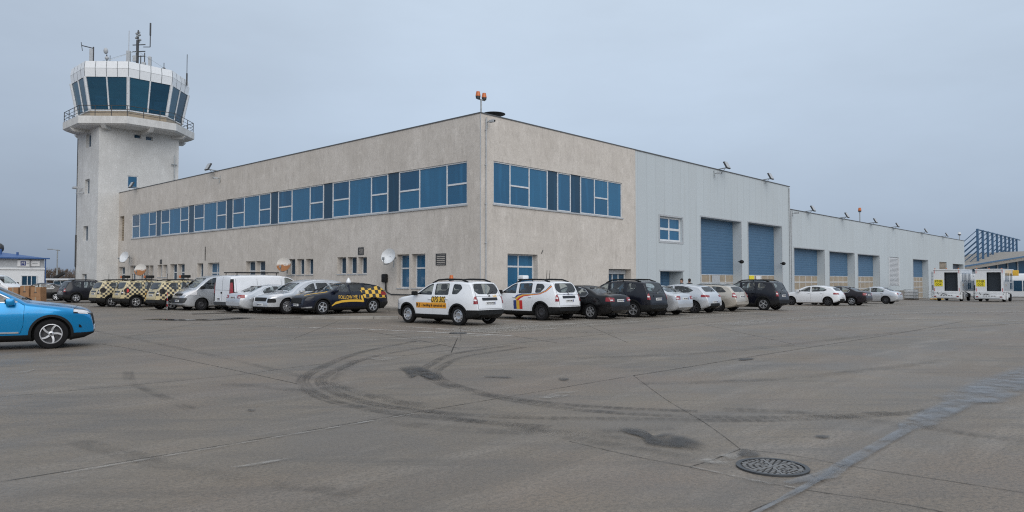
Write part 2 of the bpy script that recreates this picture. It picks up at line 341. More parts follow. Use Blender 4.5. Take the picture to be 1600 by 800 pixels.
# ------------------------------------------------------------------ world, sun, camera
def build_light():
    w = bpy.data.worlds.new('World'); scn.world = w; w.use_nodes = True; nt = w.node_tree
    bg = nt.nodes['Background']
    SUN_AZ, SUN_EL = R(165), R(34)            # compass bearing from +Y, clockwise
    sky = nd(nt, 'ShaderNodeTexSky', sky_type='NISHITA', sun_disc=False, sun_elevation=SUN_EL, sun_rotation=SUN_AZ)
    sky.air_density = 1.2; sky.dust_density = 3.0
    hs = nd(nt, 'ShaderNodeHueSaturation'); hs.inputs['Saturation'].default_value = 0.35; lk(nt, sky.outputs[0], hs.inputs['Color'])
    tc = nd(nt, 'ShaderNodeTexCoord'); nrm = nd(nt, 'ShaderNodeVectorMath', operation='NORMALIZE'); lk(nt, tc.outputs['Generated'], nrm.inputs[0])
    sx = nd(nt, 'ShaderNodeSeparateXYZ'); lk(nt, nrm.outputs[0], sx.inputs[0])
    # stratus deck: paler higher up, blue-grey towards the horizon, brighter to the right
    deck = ramp(nt, sx.outputs[2], [(0.0, (2.55, 3.24, 4.25)), (0.07, (3.08, 3.84, 4.94)), (0.20, (4.15, 5.10, 6.36)), (0.40, (4.9, 5.85, 7.0)), (1.0, (9.0, 9.6, 10.3))])
    dr = nd(nt, 'ShaderNodeVectorMath', operation='DOT_PRODUCT'); lk(nt, nrm.outputs[0], dr.inputs[0]); dr.inputs[1].default_value = (0.75, 0.66, 0.12)
    lat = ramp(nt, dr.outputs['Value'], [(0.15, (0.81, 0.81, 0.82)), (0.62, (1.02, 1.02, 1.02)), (1.0, (1.0, 1.0, 1.0))])
    deck = mixc(nt, 1.0, deck, lat, 'MULTIPLY')
    n = noise(nt, 2.2, 5, 0.55, vec=nrm.outputs[0], stretch=(1, 1, 3.0))
    deck = mixc(nt, 1.0, deck, ramp(nt, n, [(0.3, 0.93), (0.7, 1.07)]), 'MULTIPLY')
    lk(nt, mixc(nt, 0.88, hs.outputs[0], deck), bg.inputs[0]); bg.inputs[1].default_value = 0.115
    l = bpy.data.lights.new('sun', 'SUN'); l.energy = 1.5; l.angle = R(62); l.color = (1.0, 0.955, 0.90)
    o = bpy.data.objects.new('sun', l); COL.objects.link(o)
    d = Vector((math.sin(SUN_AZ) * math.cos(SUN_EL), math.cos(SUN_AZ) * math.cos(SUN_EL), math.sin(SUN_EL)))
    o.rotation_euler = d.to_track_quat('Z', 'Y').to_euler(); o.location = d * 60
    cam = bpy.data.cameras.new('camera'); cam.sensor_width = 36; cam.lens = 36 * F / 1600; cam.clip_end = 4000; cam.clip_start = 0.1
    co = bpy.data.objects.new('camera', cam); COL.objects.link(co); co.location = (0, 0, EYE); co.rotation_euler = (math.pi / 2 + PITCH, 0, 0)
    scn.camera = co; scn.cycles.use_denoising = False; scn.cycles.filter_width = 1.15

# ------------------------------------------------------------------ apron
def film(name, col, rough, thr, scale=3.0, stretch=None, amount=1.0, edge=2.0, spec=0.4, tread=False):
    """A thin worn film on the concrete: its UV runs along (x, metres) and across (y, 0 to 1)."""
    m, nt, p = nodes(name)
    p.inputs['Base Color'].default_value = c4(col); p.inputs['Roughness'].default_value = rough; p.inputs['Specular IOR Level'].default_value = spec
    tc = nd(nt, 'ShaderNodeTexCoord'); sx = nd(nt, 'ShaderNodeSeparateXYZ'); lk(nt, tc.outputs['UV'], sx.inputs[0])
    n = noise(nt, scale, 8, 0.72, stretch=stretch)
    e = math_(nt, 'SUBTRACT', 1.0, math_(nt, 'POWER', math_(nt, 'ABSOLUTE', math_(nt, 'MULTIPLY_ADD', sx.outputs[1], 2.0, -1.0)), edge))
    f = math_(nt, 'MULTIPLY', ramp(nt, n, [(thr - 0.13, 0.0), (thr + 0.13, 1.0)]), ramp(nt, e, [(0.0, 0.0), (0.5, 1.0)]))
    if tread:                                  # rubber laid down in ribs along the track, broken across it
        mp = nd(nt, 'ShaderNodeMapping'); mp.inputs['Scale'].default_value = (0.55, 9.0, 1); lk(nt, tc.outputs['UV'], mp.inputs[0])
        rb = ramp(nt, noise(nt, 1.0, 4, 0.6, vec=mp.outputs[0]), [(0.36, 0.15), (0.56, 1.0)])
        tick = ramp(nt, math_(nt, 'PINGPONG', sx.outputs[0], 0.07), [(0.010, 0.55), (0.035, 1.0)])
        f = math_(nt, 'MULTIPLY', f, math_(nt, 'MULTIPLY', rb, tick))
    lk(nt, math_(nt, 'MULTIPLY', f, amount), p.inputs['Alpha']); M[name] = m
class Strip:
    def __init__(s): s.v = []; s.f = []; s.uv = []
    def line(s, pts, w, z):
        P = [Vector((p[0], p[1], 0)) for p in pts]; L = 0; base = len(s.v); k = len(P)
        W = w if isinstance(w, (list, tuple)) else [w] * k
        for i, p in enumerate(P):
            t = (P[min(i + 1, k - 1)] - P[max(i - 1, 0)]).normalized(); nrm = Vector((-t.y, t.x, 0))
            if i: L += (p - P[i - 1]).length
            for q, sgn in ((0, -1), (1, 1)):
                a = p + nrm * sgn * W[i] / 2; s.v.append((a.x, a.y, z + fall(a.x, a.y))); s.uv.append((L, q))
        for i in range(k - 1):
            a = base + 2 * i; s.f.append((a, a + 2, a + 3, a + 1))
    def patch(s, pts, z):
        P = [Vector((p[0], p[1], z + fall(p[0], p[1]))) for p in pts]; c = sum(P, Vector()) / len(P); base = len(s.v)
        s.v.append(c[:]); s.uv.append((0, 0.5))
        for i, p in enumerate(P): s.v.append(p[:]); s.uv.append((i, 0.0))
        k = len(P)
        for i in range(k): s.f.append((base, base + 1 + i, base + 1 + (i + 1) % k))
    def build(s, name, mat):
        me = bpy.data.meshes.new(name); me.from_pydata(s.v, [], s.f); ul = me.uv_layers.new(name='UVMap')
        for lp in me.loops: ul.data[lp.index].uv = s.uv[lp.vertex_index]
        return tag(link(name, me, mat), kind='structure')
def smooth_path(pts, n=8):
    P = [Vector(p) for p in pts]; out = []
    for i in range(len(P) - 1):
        a = P[max(i - 1, 0)]; b = P[i]; c = P[i + 1]; d = P[min(i + 2, len(P) - 1)]
        for k in range(n):
            t = k / n
            out.append(0.5 * ((2 * b) + (c - a) * t + (2 * a - 5 * b + 4 * c - d) * t * t + (3 * b - a - 3 * c + d) * t ** 3))
    return out + [P[-1]]
def build_apron():
    m, nt, p = nodes('apron_concrete')
    tc = nd(nt, 'ShaderNodeTexCoord'); mp = nd(nt, 'ShaderNodeMapping'); mp.inputs['Rotation'].default_value = (0, 0, -HEAD); lk(nt, tc.outputs['Object'], mp.inputs[0])
    o = mp.outputs[0]
    huge = noise(nt, 0.07, 5, 0.6, vec=o); mid = noise(nt, 0.55, 8, 0.65, vec=o); fine = noise(nt, 26, 6, 0.75, vec=o); broad = noise(nt, 0.16, 4, 0.5, vec=o, stretch=(0.4, 1.3, 1))
    drag = noise(nt, 0.6, 7, 0.7, vec=o, stretch=(0.35, 1.9, 1)); rusty = noise(nt, 0.22, 6, 0.62, vec=o)
    scuff = noise(nt, 1.0, 6, 0.7, vec=tc.outputs['Object'], stretch=(0.35, 2.4, 1))
    grit = noise(nt, 70, 4, 0.8, vec=o)
    col = mixc(nt, ramp(nt, huge, [(0.3, 0), (0.7, 1)]), (0.168, 0.139, 0.107), (0.212, 0.177, 0.137))
    col = mixc(nt, ramp(nt, mid, [(0.38, 0.75), (0.60, 0.0)]), col, (0.112, 0.099, 0.087))
    col = mixc(nt, ramp(nt, drag, [(0.50, 0.0), (0.70, 0.75)]), col, (0.270, 0.238, 0.204))
    col = mixc(nt, ramp(nt, scuff, [(0.50, 0.0), (0.70, 0.75)]), col, (0.080, 0.075, 0.071))
    col = mixc(nt, ramp(nt, rusty, [(0.47, 0.0), (0.72, 0.70)]), col, (0.205, 0.150, 0.112))
    col = mixc(nt, ramp(nt, fine, [(0.37, 0.80), (0.56, 0.0)]), col, (0.076, 0.068, 0.059))
    col = mixc(nt, ramp(nt, grit, [(0.54, 0.0), (0.70, 0.60)]), col, (0.36, 0.32, 0.275))
    col = mixc(nt, ramp(nt, broad, [(0.42, 0.0), (0.66, 0.32)]), col, (0.245, 0.208, 0.165))
    # slabs: each cast bay a slightly different tone
    sx = nd(nt, 'ShaderNodeSeparateXYZ'); lk(nt, o, sx.inputs[0])
    wn = nd(nt, 'ShaderNodeTexWhiteNoise', noise_dimensions='2D'); cx = nd(nt, 'ShaderNodeCombineXYZ')
    lk(nt, math_(nt, 'FLOOR', math_(nt, 'DIVIDE', math_(nt, 'ADD', sx.outputs[0], SLAB[0]), SLAB[2])), cx.inputs[0])
    lk(nt, math_(nt, 'FLOOR', math_(nt, 'DIVIDE', math_(nt, 'ADD', sx.outputs[1], SLAB[1]), SLAB[3])), cx.inputs[1])
    lk(nt, cx.outputs[0], wn.inputs['Vector'])
    col = mixc(nt, 1.0, col, ramp(nt, wn.outputs['Value'], [(0, 0.93), (1, 1.06)]), 'MULTIPLY')
    lk(nt, col, p.inputs['Base Color'])
    lk(nt, ramp(nt, mid, [(0.3, 0.50), (0.7, 0.72)]), p.inputs['Roughness']); p.inputs['Specular IOR Level'].default_value = 0.42
    bump(nt, p, math_(nt, 'ADD', fine, math_(nt, 'MULTIPLY', grit, 0.6)), 0.30, 0.008); M['apron'] = m
    mb = MB(); cols = [uv(u, v) for u in (-1200, 12, 115, 1500) for v in (-900, 1500)]
    mb.add([(p.x, p.y, fall(p.x, p.y)) for p in cols], [(0, 2, 3, 1), (2, 4, 5, 3), (4, 6, 7, 5)])
    tag(mb.build('ground', 'apron'), kind='structure')
    film('joint_film', (0.040, 0.037, 0.034), 0.9, 0.45, 3.2, amount=0.85, edge=3)
    film('tyre_film', (0.030, 0.030, 0.031), 0.75, 0.46, 2.2, stretch=(1, 1, 1), amount=0.42, edge=1.6, tread=True)
    film('tyre_film_faint', (0.045, 0.044, 0.043), 0.75, 0.52, 1.6, amount=0.34, edge=1.6, tread=True)
    film('oil_film', (0.040, 0.039, 0.039), 0.55, 0.42, 3.5, amount=0.72, edge=1.6)
    film('worn_paint', (0.50, 0.48, 0.45), 0.7, 0.50, 2.0, amount=0.80, edge=6)
    film('pale_wear_sheen', (0.40, 0.385, 0.36), 0.75, 0.56, 5.0, amount=0.6, edge=1.5)
    film('parking_film', (0.36, 0.335, 0.295), 0.75, 0.44, 0.9, stretch=(0.5, 1.6, 1), amount=0.38, edge=1.2)
    film('wet_film', (0.17, 0.175, 0.185), 0.25, 0.48, 1.4, amount=0.62, edge=1.3, spec=0.8)
    film('puddle_film', (0.03, 0.032, 0.035), 0.05, 0.42, 0.8, amount=0.95, edge=1.3, spec=0.8)
    j = Strip()
    def jl(w, *px): j.line(smooth_path([gp(*q) for q in px], 4), w, 0.004)
    jl(0.016, (-40, 760), (335, 698), (670, 641), (990, 587)); jl(0.03, (990, 587), (1170, 558), (1500, 503), (1640, 478))
    jl(0.010, (990, 587), (1040, 624), (1100, 660), (1157, 702)); jl(0.013, (1157, 702), (1118, 717), (1078, 730)); jl(0.012, (1078, 730), (1160, 747), (1253, 765), (1420, 790), (1560, 820))
    jl(0.010, (1157, 702), (1240, 712), (1318, 727)); jl(0.012, (1318, 727), (1470, 750), (1610, 772)); jl(0.012, (1318, 727), (1285, 747), (1253, 765), (1170, 800))
    jl(0.018, (-60, 626), (350, 588), (475, 572), (620, 557)); jl(0.025, (620, 557), (800, 537), (1040, 512), (1300, 484))
    jl(0.018, (160, 538), (215, 547), (350, 575), (465, 600)); jl(0.03, (715, 528), (705, 551)); jl(0.03, (560, 515), (640, 529), (720, 545))
    jl(0.03, (870, 536), (770, 520), (640, 503)); jl(0.012, (890, 690), (985, 712), (1078, 730)); jl(0.010, (1195, 722), (1250, 735), (1290, 755))
    for k in range(6): jl(0.02, (150 + 190 * k, 497 + 2 * k), (-60 + 260 * k, 523 + 3 * k))
    j.build('apron_joints', 'joint_film')
    t = Strip(); f = Strip()
    def arc(S, w, *px): S.line(smooth_path([gp(*q) for q in px], 10), w, 0.008 if S is t else 0.012)
    arc(t, 0.25, (650, 533), (560, 552), (497, 577), (473, 597), (505, 622), (590, 642), (700, 655), (860, 668))
    arc(t, 0.23, (700, 537), (590, 556), (522, 580), (502, 598), (540, 620), (640, 640), (800, 652), (1000, 655), (1200, 657), (1400, 647), (1480, 638))
    arc(t, 0.23, (800, 540), (715, 552), (672, 570), (662, 583), (690, 600), (770, 620), (900, 640), (1060, 650), (1250, 652), (1390, 645))
    arc(t, 0.22, (820, 543), (730, 557), (690, 574), (684, 588), (720, 605), (810, 624), (930, 636), (1090, 643))
    arc(f, 0.22, (555, 563), (530, 585), (525, 600), (560, 618), (660, 632)); arc(f, 0.2, (590, 618), (700, 650), (850, 672), (1010, 690), (1090, 705))
    arc(f, 0.2, (200, 580), (205, 597), (235, 612), (300, 640)); arc(f, 0.22, (60, 500), (260, 540), (480, 590), (620, 630), (760, 640))
    arc(f, 0.25, (800, 668), (930, 690), (1080, 716)); arc(f, 0.3, (350, 600), (480, 612), (620, 640)); arc(f, 0.3, (600, 660), (760, 674), (900, 676), (1050, 668))
    arc(f, 0.4, (900, 560), (1150, 548), (1400, 520), (1600, 505)); arc(f, 0.35, (1000, 600), (1250, 590), (1500, 560)); arc(f, 0.3, (1130, 640), (1300, 650), (1600, 690))
    arc(f, 0.3, (120, 690), (320, 740), (560, 770)); arc(f, 0.3, (300, 505), (480, 512), (700, 516), (960, 520))
    t.build('tyre_marks', 'tyre_film'); f.build('faint_tyre_marks', 'tyre_film_faint')
    s = Strip()
    def pat(*px): s.patch([p[:] for p in smooth_path([Vector(gp(*q)) for q in px] + [Vector(gp(*px[0]))], 5)[:-1]], 0.016)
    pat((965, 669), (1000, 670), (1015, 683), (1050, 678), (1105, 694), (1095, 705), (1040, 701), (1010, 697), (1000, 685), (968, 675))
    pat((620, 575), (650, 571), (668, 577), (695, 590), (680, 596), (655, 588), (640, 592), (630, 582)); pat((1272, 681), (1298, 683), (1290, 687), (1275, 685)); pat((872, 591), (890, 592), (884, 596), (874, 595))
    pat((755, 588.5), (800, 590), (795, 591.5), (758, 590)); pat((385, 641), (400, 641.5), (397, 643.5), (388, 643)); pat((1153, 561), (1178, 560), (1175, 563), (1155, 564))
    pat((1150, 715), (1160, 702), (1190, 712), (1180, 716));
    s.build('oil_stains', 'oil_film')
    w = Strip()
    for k in range(13):                        # worn bay lines reaching out from the parked cars
        u = -9.7 + 2.62 * k + 0.1 * math.sin(k * 3)
        a = uv(u, -5.2); b = uv(u, -10.6); w.line([a.lerp(b, i / 6) for i in range(7)], 0.2, 0.006)
    for k in range(10):
        v = 3.2 + 2.75 * k; a = uv(-4.5, v); b = uv(-10.0, v); w.line([a.lerp(b, i / 6) for i in range(7)], 0.2, 0.006)
    a = uv(-9.9, -9.0); b = uv(24, -10.8); w.line([a.lerp(b, i / 12) for i in range(13)], 0.12, 0.0065)
    w.line([gp(430, 511), gp(560, 514), gp(700, 520), gp(800, 525)], 0.25, 0.0065); w.line([gp(545, 532), gp(640, 529), gp(790, 523)], 0.1, 0.0068)
    w.build('bay_lines', 'worn_paint')
    c = Strip()
    for q in (((835, 623), (870, 613), (905, 612), (890, 620), (855, 626)), ((1085, 722), (1140, 708), (1175, 705), (1160, 716), (1150, 730), (1100, 728)), ((655, 515), (760, 510), (900, 506), (800, 517), (700, 521)),
              ((560, 560), (640, 557), (600, 565)), ((340, 735), (420, 722), (470, 715), (400, 730)), ((0, 585), (60, 577), (40, 584))):
        c.patch([gp(*p) for p in q], 0.014)
    c.line(smooth_path([gp(*q) for q in ((100, 741), (335, 701), (670, 643.5))], 4), 0.06, 0.013); c.line([gp(*q) for q in ((1080, 731), (1180, 753), (1250, 766))], 0.05, 0.013)
    c.line(smooth_path([gp(*q) for q in ((1130, 508), (1250, 498), (1400, 490), (1520, 488), (1640, 488))], 8), 1.6, 0.0185); c.line(smooth_path([gp(*q) for q in ((1300, 500), (1450, 499), (1640, 503))], 6), 0.5, 0.0185)  # far bands: sky sheen on wet concrete, painted as a pale film
    pw = Strip()
    for a, b, v, wd in ((-9, 14, -8.6, 3.2), (-10, 10, -10.2, 1.5), (12, 40, -9.2, 3.0)): A2 = uv(a, v); B2 = uv(b, v); pw.line([A2.lerp(B2, i / 14) for i in range(15)], wd, 0.0135)
    A2 = uv(-9.6, 2); B2 = uv(-9.2, 30); pw.line([A2.lerp(B2, i / 10) for i in range(11)], 3.0, 0.0135); pw.build('parking_wear', 'parking_film')
    c.build('scrapes_and_sheen', 'pale_wear_sheen')
    wt = Strip(); wt.line(smooth_path([gp(*q) for q in ((1165, 812), (1250, 768), (1330, 722), (1450, 655), (1530, 618), (1640, 575))], 6), [0.05] * 5 + [0.08] * 6 + [0.16] * 6 + [0.4] * 6 + [0.9] * 8, 0.018)
    wt.line([gp(*q) for q in ((1230, 758), (1290, 746), (1330, 722))], [0.1, 0.22, 0.1], 0.019)
    wt.build('damp_streaks', 'wet_film')
    pd = Strip(); pd.line([gp(*q) for q in ((235, 499), (285, 500.5), (340, 500), (385, 497))], 1.0, 0.018); pd.line([gp(300, 491), gp(345, 490), gp(390, 489)], 0.7, 0.019); pd.build('puddles', 'puddle_film')
    # low pavement along the walls and the kerb island
    k = MB(); k.box((-1.5, 0.0, 0.0), (0.0, 49.9, 0.12)); k.box((-1.5, -1.5, 0.0), (14.2, 0.0, 0.12)); k.box((15.0, -0.9, -0.3), (22.6, 0, 0.10)); k.box((66.4, -0.5, -1.2), (80.6, 0, 0.35))
    o = k.build('pavement', 'kerb'); o.location = CORNER; o.rotation_euler.z = HEAD; tag(o, kind='structure')
    k = MB(); pts = [gp(470, 498), gp(545, 499), gp(622, 498.5)]
    P = [Vector((p[0], p[1], 0)) for p in pts]
    for a, b in zip(P, P[1:]):
        t = (b - a).normalized(); n = Vector((-t.y, t.x, 0)) * 0.55
        L = (b - a).length; c = int(L / 0.9)
        for i in range(c):
            q0 = a + t * (L * i / c + 0.006); q1 = a + t * (L * (i + 1) / c - 0.006); h = 0.11 + 0.008 * math.sin(i * 4.1)
            k.add([q0, q1, q1 + n, q0 + n] + [x + Vector((0, 0, h)) + (n * 0.06 if j < 2 else Vector()) for j, x in enumerate((q0, q1, q1 + n, q0 + n))], [(0, 3, 2, 1), (4, 5, 6, 7), (0, 1, 5, 4), (1, 2, 6, 5), (2, 3, 7, 6), (3, 0, 4, 7)])
    tag(k.build('kerb', 'kerb'), kind='structure')
    # drain cover
    g = gp(1207, 731); t = thing('manhole_cover', 'large slotted iron drain cover beside the damp streak in the near concrete', 'manhole cover', (g[0], g[1], 0.0), 0.5)
    r = MB(); r.lathe([(0.325, 0.0), (0.325, 0.016), (0.285, 0.016), (0.285, 0.0)], 'z', 40); r.build('frame', 'dark_metal', t, 30)
    r = MB(); r.lathe([(0.001, 0.0), (0.284, 0.0), (0.284, 0.005), (0.001, 0.005)], 'z', 40, 1)  # black disc stands in for the dark pit below the slots
    for q, rad in enumerate((0.03, 0.085, 0.14, 0.195, 0.25)):
        n = 6 * (q + 1)
        for i in range(n):
            a0 = 2 * math.pi * (i + 0.5 * (q % 2)) / n; a1 = a0 + 2 * math.pi / n * 0.62; seg = []
            for s2 in range(4):
                a = a0 + (a1 - a0) * s2 / 3; seg.append((a, rad - 0.017, rad + 0.017))
            poly = [(x[1] * math.cos(x[0]), x[1] * math.sin(x[0])) for x in seg] + [(x[2] * math.cos(x[0]), x[2] * math.sin(x[0])) for x in reversed(seg)]
            r.prism(poly, 'z', 0.005, 0.013)
    for i in range(3):
        a = math.pi * i / 3; c, s2 = math.cos(a), math.sin(a); h = 0.011
        r.prism([(0.28 * c - h * s2, 0.28 * s2 + h * c), (-0.28 * c - h * s2, -0.28 * s2 + h * c), (-0.28 * c + h * s2, -0.28 * s2 - h * c), (0.28 * c + h * s2, 0.28 * s2 - h * c)], 'z', 0.006, 0.0135)
    m, nt, p = nodes('cast_iron'); p.inputs['Base Color'].default_value = (0.17, 0.168, 0.165, 1); p.inputs['Metallic'].default_value = 0.2
    sx = nd(nt, 'ShaderNodeSeparateXYZ'); lk(nt, nd(nt, 'ShaderNodeTexCoord').outputs['Object'], sx.inputs[0]); p.inputs['Roughness'].default_value = 0.55
    M['cast_iron'] = m
    r.build('grate', ['cast_iron', 'ink'], t); t.scale = (0.93, 0.93, 1)
    q = gp(716, 521); c = copy_tree(t); c.location = (q[0], q[1], 0.004); c.scale = (0.85, 0.85, 1); tag(c, 'small dark round drain cover in front of the white car with orange lettering')

# ------------------------------------------------------------------ buildings (local x runs along the right-hand front, y along the left-hand front)
def LEFT(s, d, z): return (d, s, z)
def RIGHT(s, d, z): return (s, d, z)
def facade(mb, P, s0, s1, z0, z1, holes):
    ss = sorted({s0, s1, *[h[0] for h in holes], *[h[1] for h in holes]}); zs = sorted({z0, z1, *[h[2] for h in holes], *[h[3] for h in holes]})
    for a, b in zip(ss, ss[1:]):
        for c, d in zip(zs, zs[1:]):
            ms, mz = (a + b) / 2, (c + d) / 2
            if any(h[0] < ms < h[1] and h[2] < mz < h[3] for h in holes): continue
            mb.add([P(a, 0, c), P(b, 0, c), P(b, 0, d), P(a, 0, d)], [(0, 1, 2, 3)])
    for h in holes:
        a, b, c, d, k = h[:5]
        for q in (((a, c), (b, c)), ((b, c), (b, d)), ((b, d), (a, d)), ((a, d), (a, c))):
            mb.add([P(q[0][0], 0, q[0][1]), P(q[1][0], 0, q[1][1]), P(q[1][0], k, q[1][1]), P(q[0][0], k, q[0][1])], [(0, 1, 2, 3)])
def fbox(mb, P, s0, s1, d0, d1, z0, z1, mi=0):
    a = P(s0, d0, z0); b = P(s1, d1, z1); mb.box([min(a[i], b[i]) for i in range(3)], [max(a[i], b[i]) for i in range(3)], mi)
def window(root, P, s0, s1, z0, z1, d, vs=(), hs=(), fw=0.06, glass='blue_glass', name='window', frame='frame_white', sub='pane', depth=0.07, skip=(), lab=None):
    """vs: upright bars; hs: (from, to, z) level bars."""
    f = MB(); xs = [s0] + list(vs) + [s1]
    fbox(f, P, s0, s1, d, d + depth, z1 - fw, z1); fbox(f, P, s0, s1, d, d + depth, z0, z0 + fw)
    fbox(f, P, s0, s0 + fw, d, d + depth, z0 + fw, z1 - fw); fbox(f, P, s1 - fw, s1, d, d + depth, z0 + fw, z1 - fw)
    for v in vs: fbox(f, P, v - fw / 2, v + fw / 2, d, d + depth, z0 + fw, z1 - fw)
    for a, b, z in hs: fbox(f, P, a + fw / 2, b - fw / 2, d + 0.004, d + depth - 0.004, z - fw * 0.6, z + fw * 0.6)
    o = f.build(name, frame, root)
    g = MB()
    for a, b in zip(xs, xs[1:]):
        cut = [z for (p, q, z) in hs if p <= a + 0.01 and q >= b - 0.01]; zz = [z0] + sorted(cut) + [z1]
        for c, e in zip(zz, zz[1:]): fbox(g, P, a + 0.01, b - 0.01, d + depth * 0.5, d + depth * 0.5 + 0.012, c + 0.01, e - 0.01)
    g.build(sub, glass, o)
    if lab: o['label'] = lab
    return o
def coping(root, segs, mat='coping', h=0.06, w=0.34):
    c = MB()
    for a, b in segs: c.box((min(a[0], b[0]), min(a[1], b[1]), a[2]), (max(a[0], b[0]), max(a[1], b[1]), a[2] + h))
    c.build('coping', mat, root)
def build_terminal():
    t = thing('terminal_building', 'beige plastered two storey office block with long ribbon windows of blue glass', 'building', CORNER, HEAD)
    H = 10.13; REC = 0.42
    lh = [(0.97, 46.66, 5.55, 7.80, 0.14), (48.55, 49.80, 5.43, 7.82, 0.35), (48.12, 49.75, 0.14, 2.92, REC)]
    small = [(42.38, 43.31, 1.85, 2.96), (41.33, 42.33, 1.85, 2.95), (39.41, 40.43, 1.90, 2.97), (38.33, 39.32, 1.90, 2.97), (31.39, 32.47, 1.85, 2.98),
             (17.57, 18.61, 1.99, 3.06), (16.46, 17.38, 1.99, 3.04), (15.38, 16.28, 1.99, 3.02), (11.69, 12.64, 2.01, 3.05), (10.59, 11.54, 2.01, 3.04), (9.56, 10.44, 2.01, 3.02)]
    tall = [(45.5, 46.86, 0.9, 3.0), (36.35, 37.77, 0.6, 3.0), (34.84, 36.21, 0.6, 3.0), (22.97, 24.38, 0.9, 3.01), (21.55, 22.86, 0.9, 3.0), (5.62, 6.72, 1.18, 3.08), (4.25, 5.41, 1.18, 3.08)]
    lh += [s + (REC,) for s in small + tall] + [(28.60, 30.58, 0.14, 3.0, REC)]
    rh = [(0.96, 12.72, 5.58, 7.81, 0.14), (2.03, 4.46, 0.14, 3.03, REC), (11.2, 13.69, 0.14, 2.33, 0.6)]
    w = MB(); facade(w, LEFT, 0, 50, 0, H, lh); facade(w, RIGHT, 0, 14.26, 0, H, rh)
    w.add([(0, 50, 0), (14.26, 50, 0), (14.26, 50, H), (0, 50, H)], [(0, 1, 2, 3)]); w.add([(14.26, 0.5, 0), (14.26, 50, 0), (14.26, 50, H), (14.26, 0.5, H)], [(0, 1, 2, 3)])
    w.add([(0.3, 0.3, 9.5), (14.2, 0.3, 9.5), (14.2, 0.3, H), (0.3, 0.3, H)], [(0, 1, 2, 3)]); w.add([(0.3, 0.3, 9.5), (0.3, 49.9, 9.5), (0.3, 49.9, H), (0.3, 0.3, H)], [(0, 1, 2, 3)])
    w.build('wall', 'render_wall', t)
    r = MB(); r.box((0.31, 0.31, 9.3), (14.2, 49.9, 9.5)); r.build('roof', 'coping', t)
    coping(t, [((-0.03, -0.03, H), (14.27, 0.33, H)), ((-0.03, 0.335, H), (0.33, 49.97, H))])
    # the long ribbon: seven bays parted by dark panels
    def dark(P, a, b, z0, z1): q = MB(); fbox(q, P, a, b, 0.09, 0.13, z0, z1); q.build('dark_panel', 'dark_glass', t)
    for k in range(7):
        a = 0.97 + 6.673 * k; z0, z1 = 5.55, 7.80
        hs = [(a, a + 1.60, 6.66), (a + 3.85, a + 5.66, 6.66)]
        window(t, LEFT, a, a + 5.66, z0, z1, 0.05, (a + 1.60, a + 3.85), hs, 0.075)
        if k < 6: dark(LEFT, a + 5.665, a + 6.668, z0, z1)
    for a, b, vs, hs in ((0.96, 5.40, (2.28, 3.82), [(2.28, 3.82, 6.66)]), (6.26, 7.50, (), []), (8.42, 12.72, (9.83, 11.23), [(9.83, 11.23, 6.66)])):
        window(t, RIGHT, a, b, 5.58, 7.81, 0.05, vs, hs, 0.07)
    dark(RIGHT, 5.405, 6.255, 5.58, 7.81); dark(RIGHT, 7.505, 8.415, 5.58, 7.81)
    sl = MB(); fbox(sl, LEFT, 0.90, 46.72, -0.06, 0.05, 5.47, 5.55); fbox(sl, RIGHT, 0.90, 12.78, -0.06, 0.05, 5.50, 5.58)
    for s in small + tall: fbox(sl, LEFT, s[0] - 0.02, s[1] + 0.02, -0.04, REC, s[2] - 0.05, s[2] - 0.001)
    sl.build('window_sill', 'frame_grey', t)
    for i, s in enumerate(small): window(t, LEFT, s[0], s[1], s[2], s[3], REC - 0.1, (), (), 0.055, 'dark_glass')
    for i, s in enumerate(tall):
        window(t, LEFT, s[0], s[1], s[2], s[3], REC - 0.1, (), [(s[0], s[1], 2.30)], 0.07, 'blue_glass' if i > 4 else 'dark_glass')
    fb = MB(); fbox(fb, LEFT, 48.55, 49.8, 0.30, 0.34, 5.43, 7.82)
    for k in range(14): fbox(fb, LEFT, 48.6, 49.75, 0.24, 0.298, 5.50 + k * 0.165, 5.57 + k * 0.165)
    fb.build('louvre', 'sandpanel', t)
    window(t, LEFT, 28.60, 30.58, 0.14, 3.0, REC - 0.1, (29.55,), [(28.60, 30.58, 2.2), (28.6, 29.55, 1.2), (29.55, 30.58, 1.2)], 0.08, 'blue_glass', 'door')
    window(t, LEFT, 48.12, 49.75, 0.14, 2.92, REC - 0.1, (48.95,), [(48.12, 49.75, 2.2)], 0.09, 'dark_glass', 'door')
    d = window(t, RIGHT, 2.03, 4.46, 0.14, 3.03, REC - 0.1, (3.22,), [(2.03, 4.46, 2.36)], 0.075, 'blue_glass', 'door')
    h = MB(); h.cyl((3.10, REC - 0.17, 0.9), (3.10, REC - 0.17, 1.5), 0.018); h.cyl((3.34, REC - 0.17, 0.9), (3.34, REC - 0.17, 1.5), 0.018)
    for x in (3.10, 3.34):
        for z in (0.95, 1.45): h.cyl((x, REC - 0.17, z), (x, REC - 0.09, z), 0.012)
    h.build('handle', 'steel', d)
    d = window(t, RIGHT, 11.2, 13.69, 0.14, 2.33, 0.5, (11.75, 12.3, 12.95), [], 0.07, 'dark_glass', 'door')
    x = MB(); fbox(x, RIGHT, 11.25, 13.64, 0.38, 0.499, 2.02, 2.28); x.build('door_header', 'frame_grey', d)
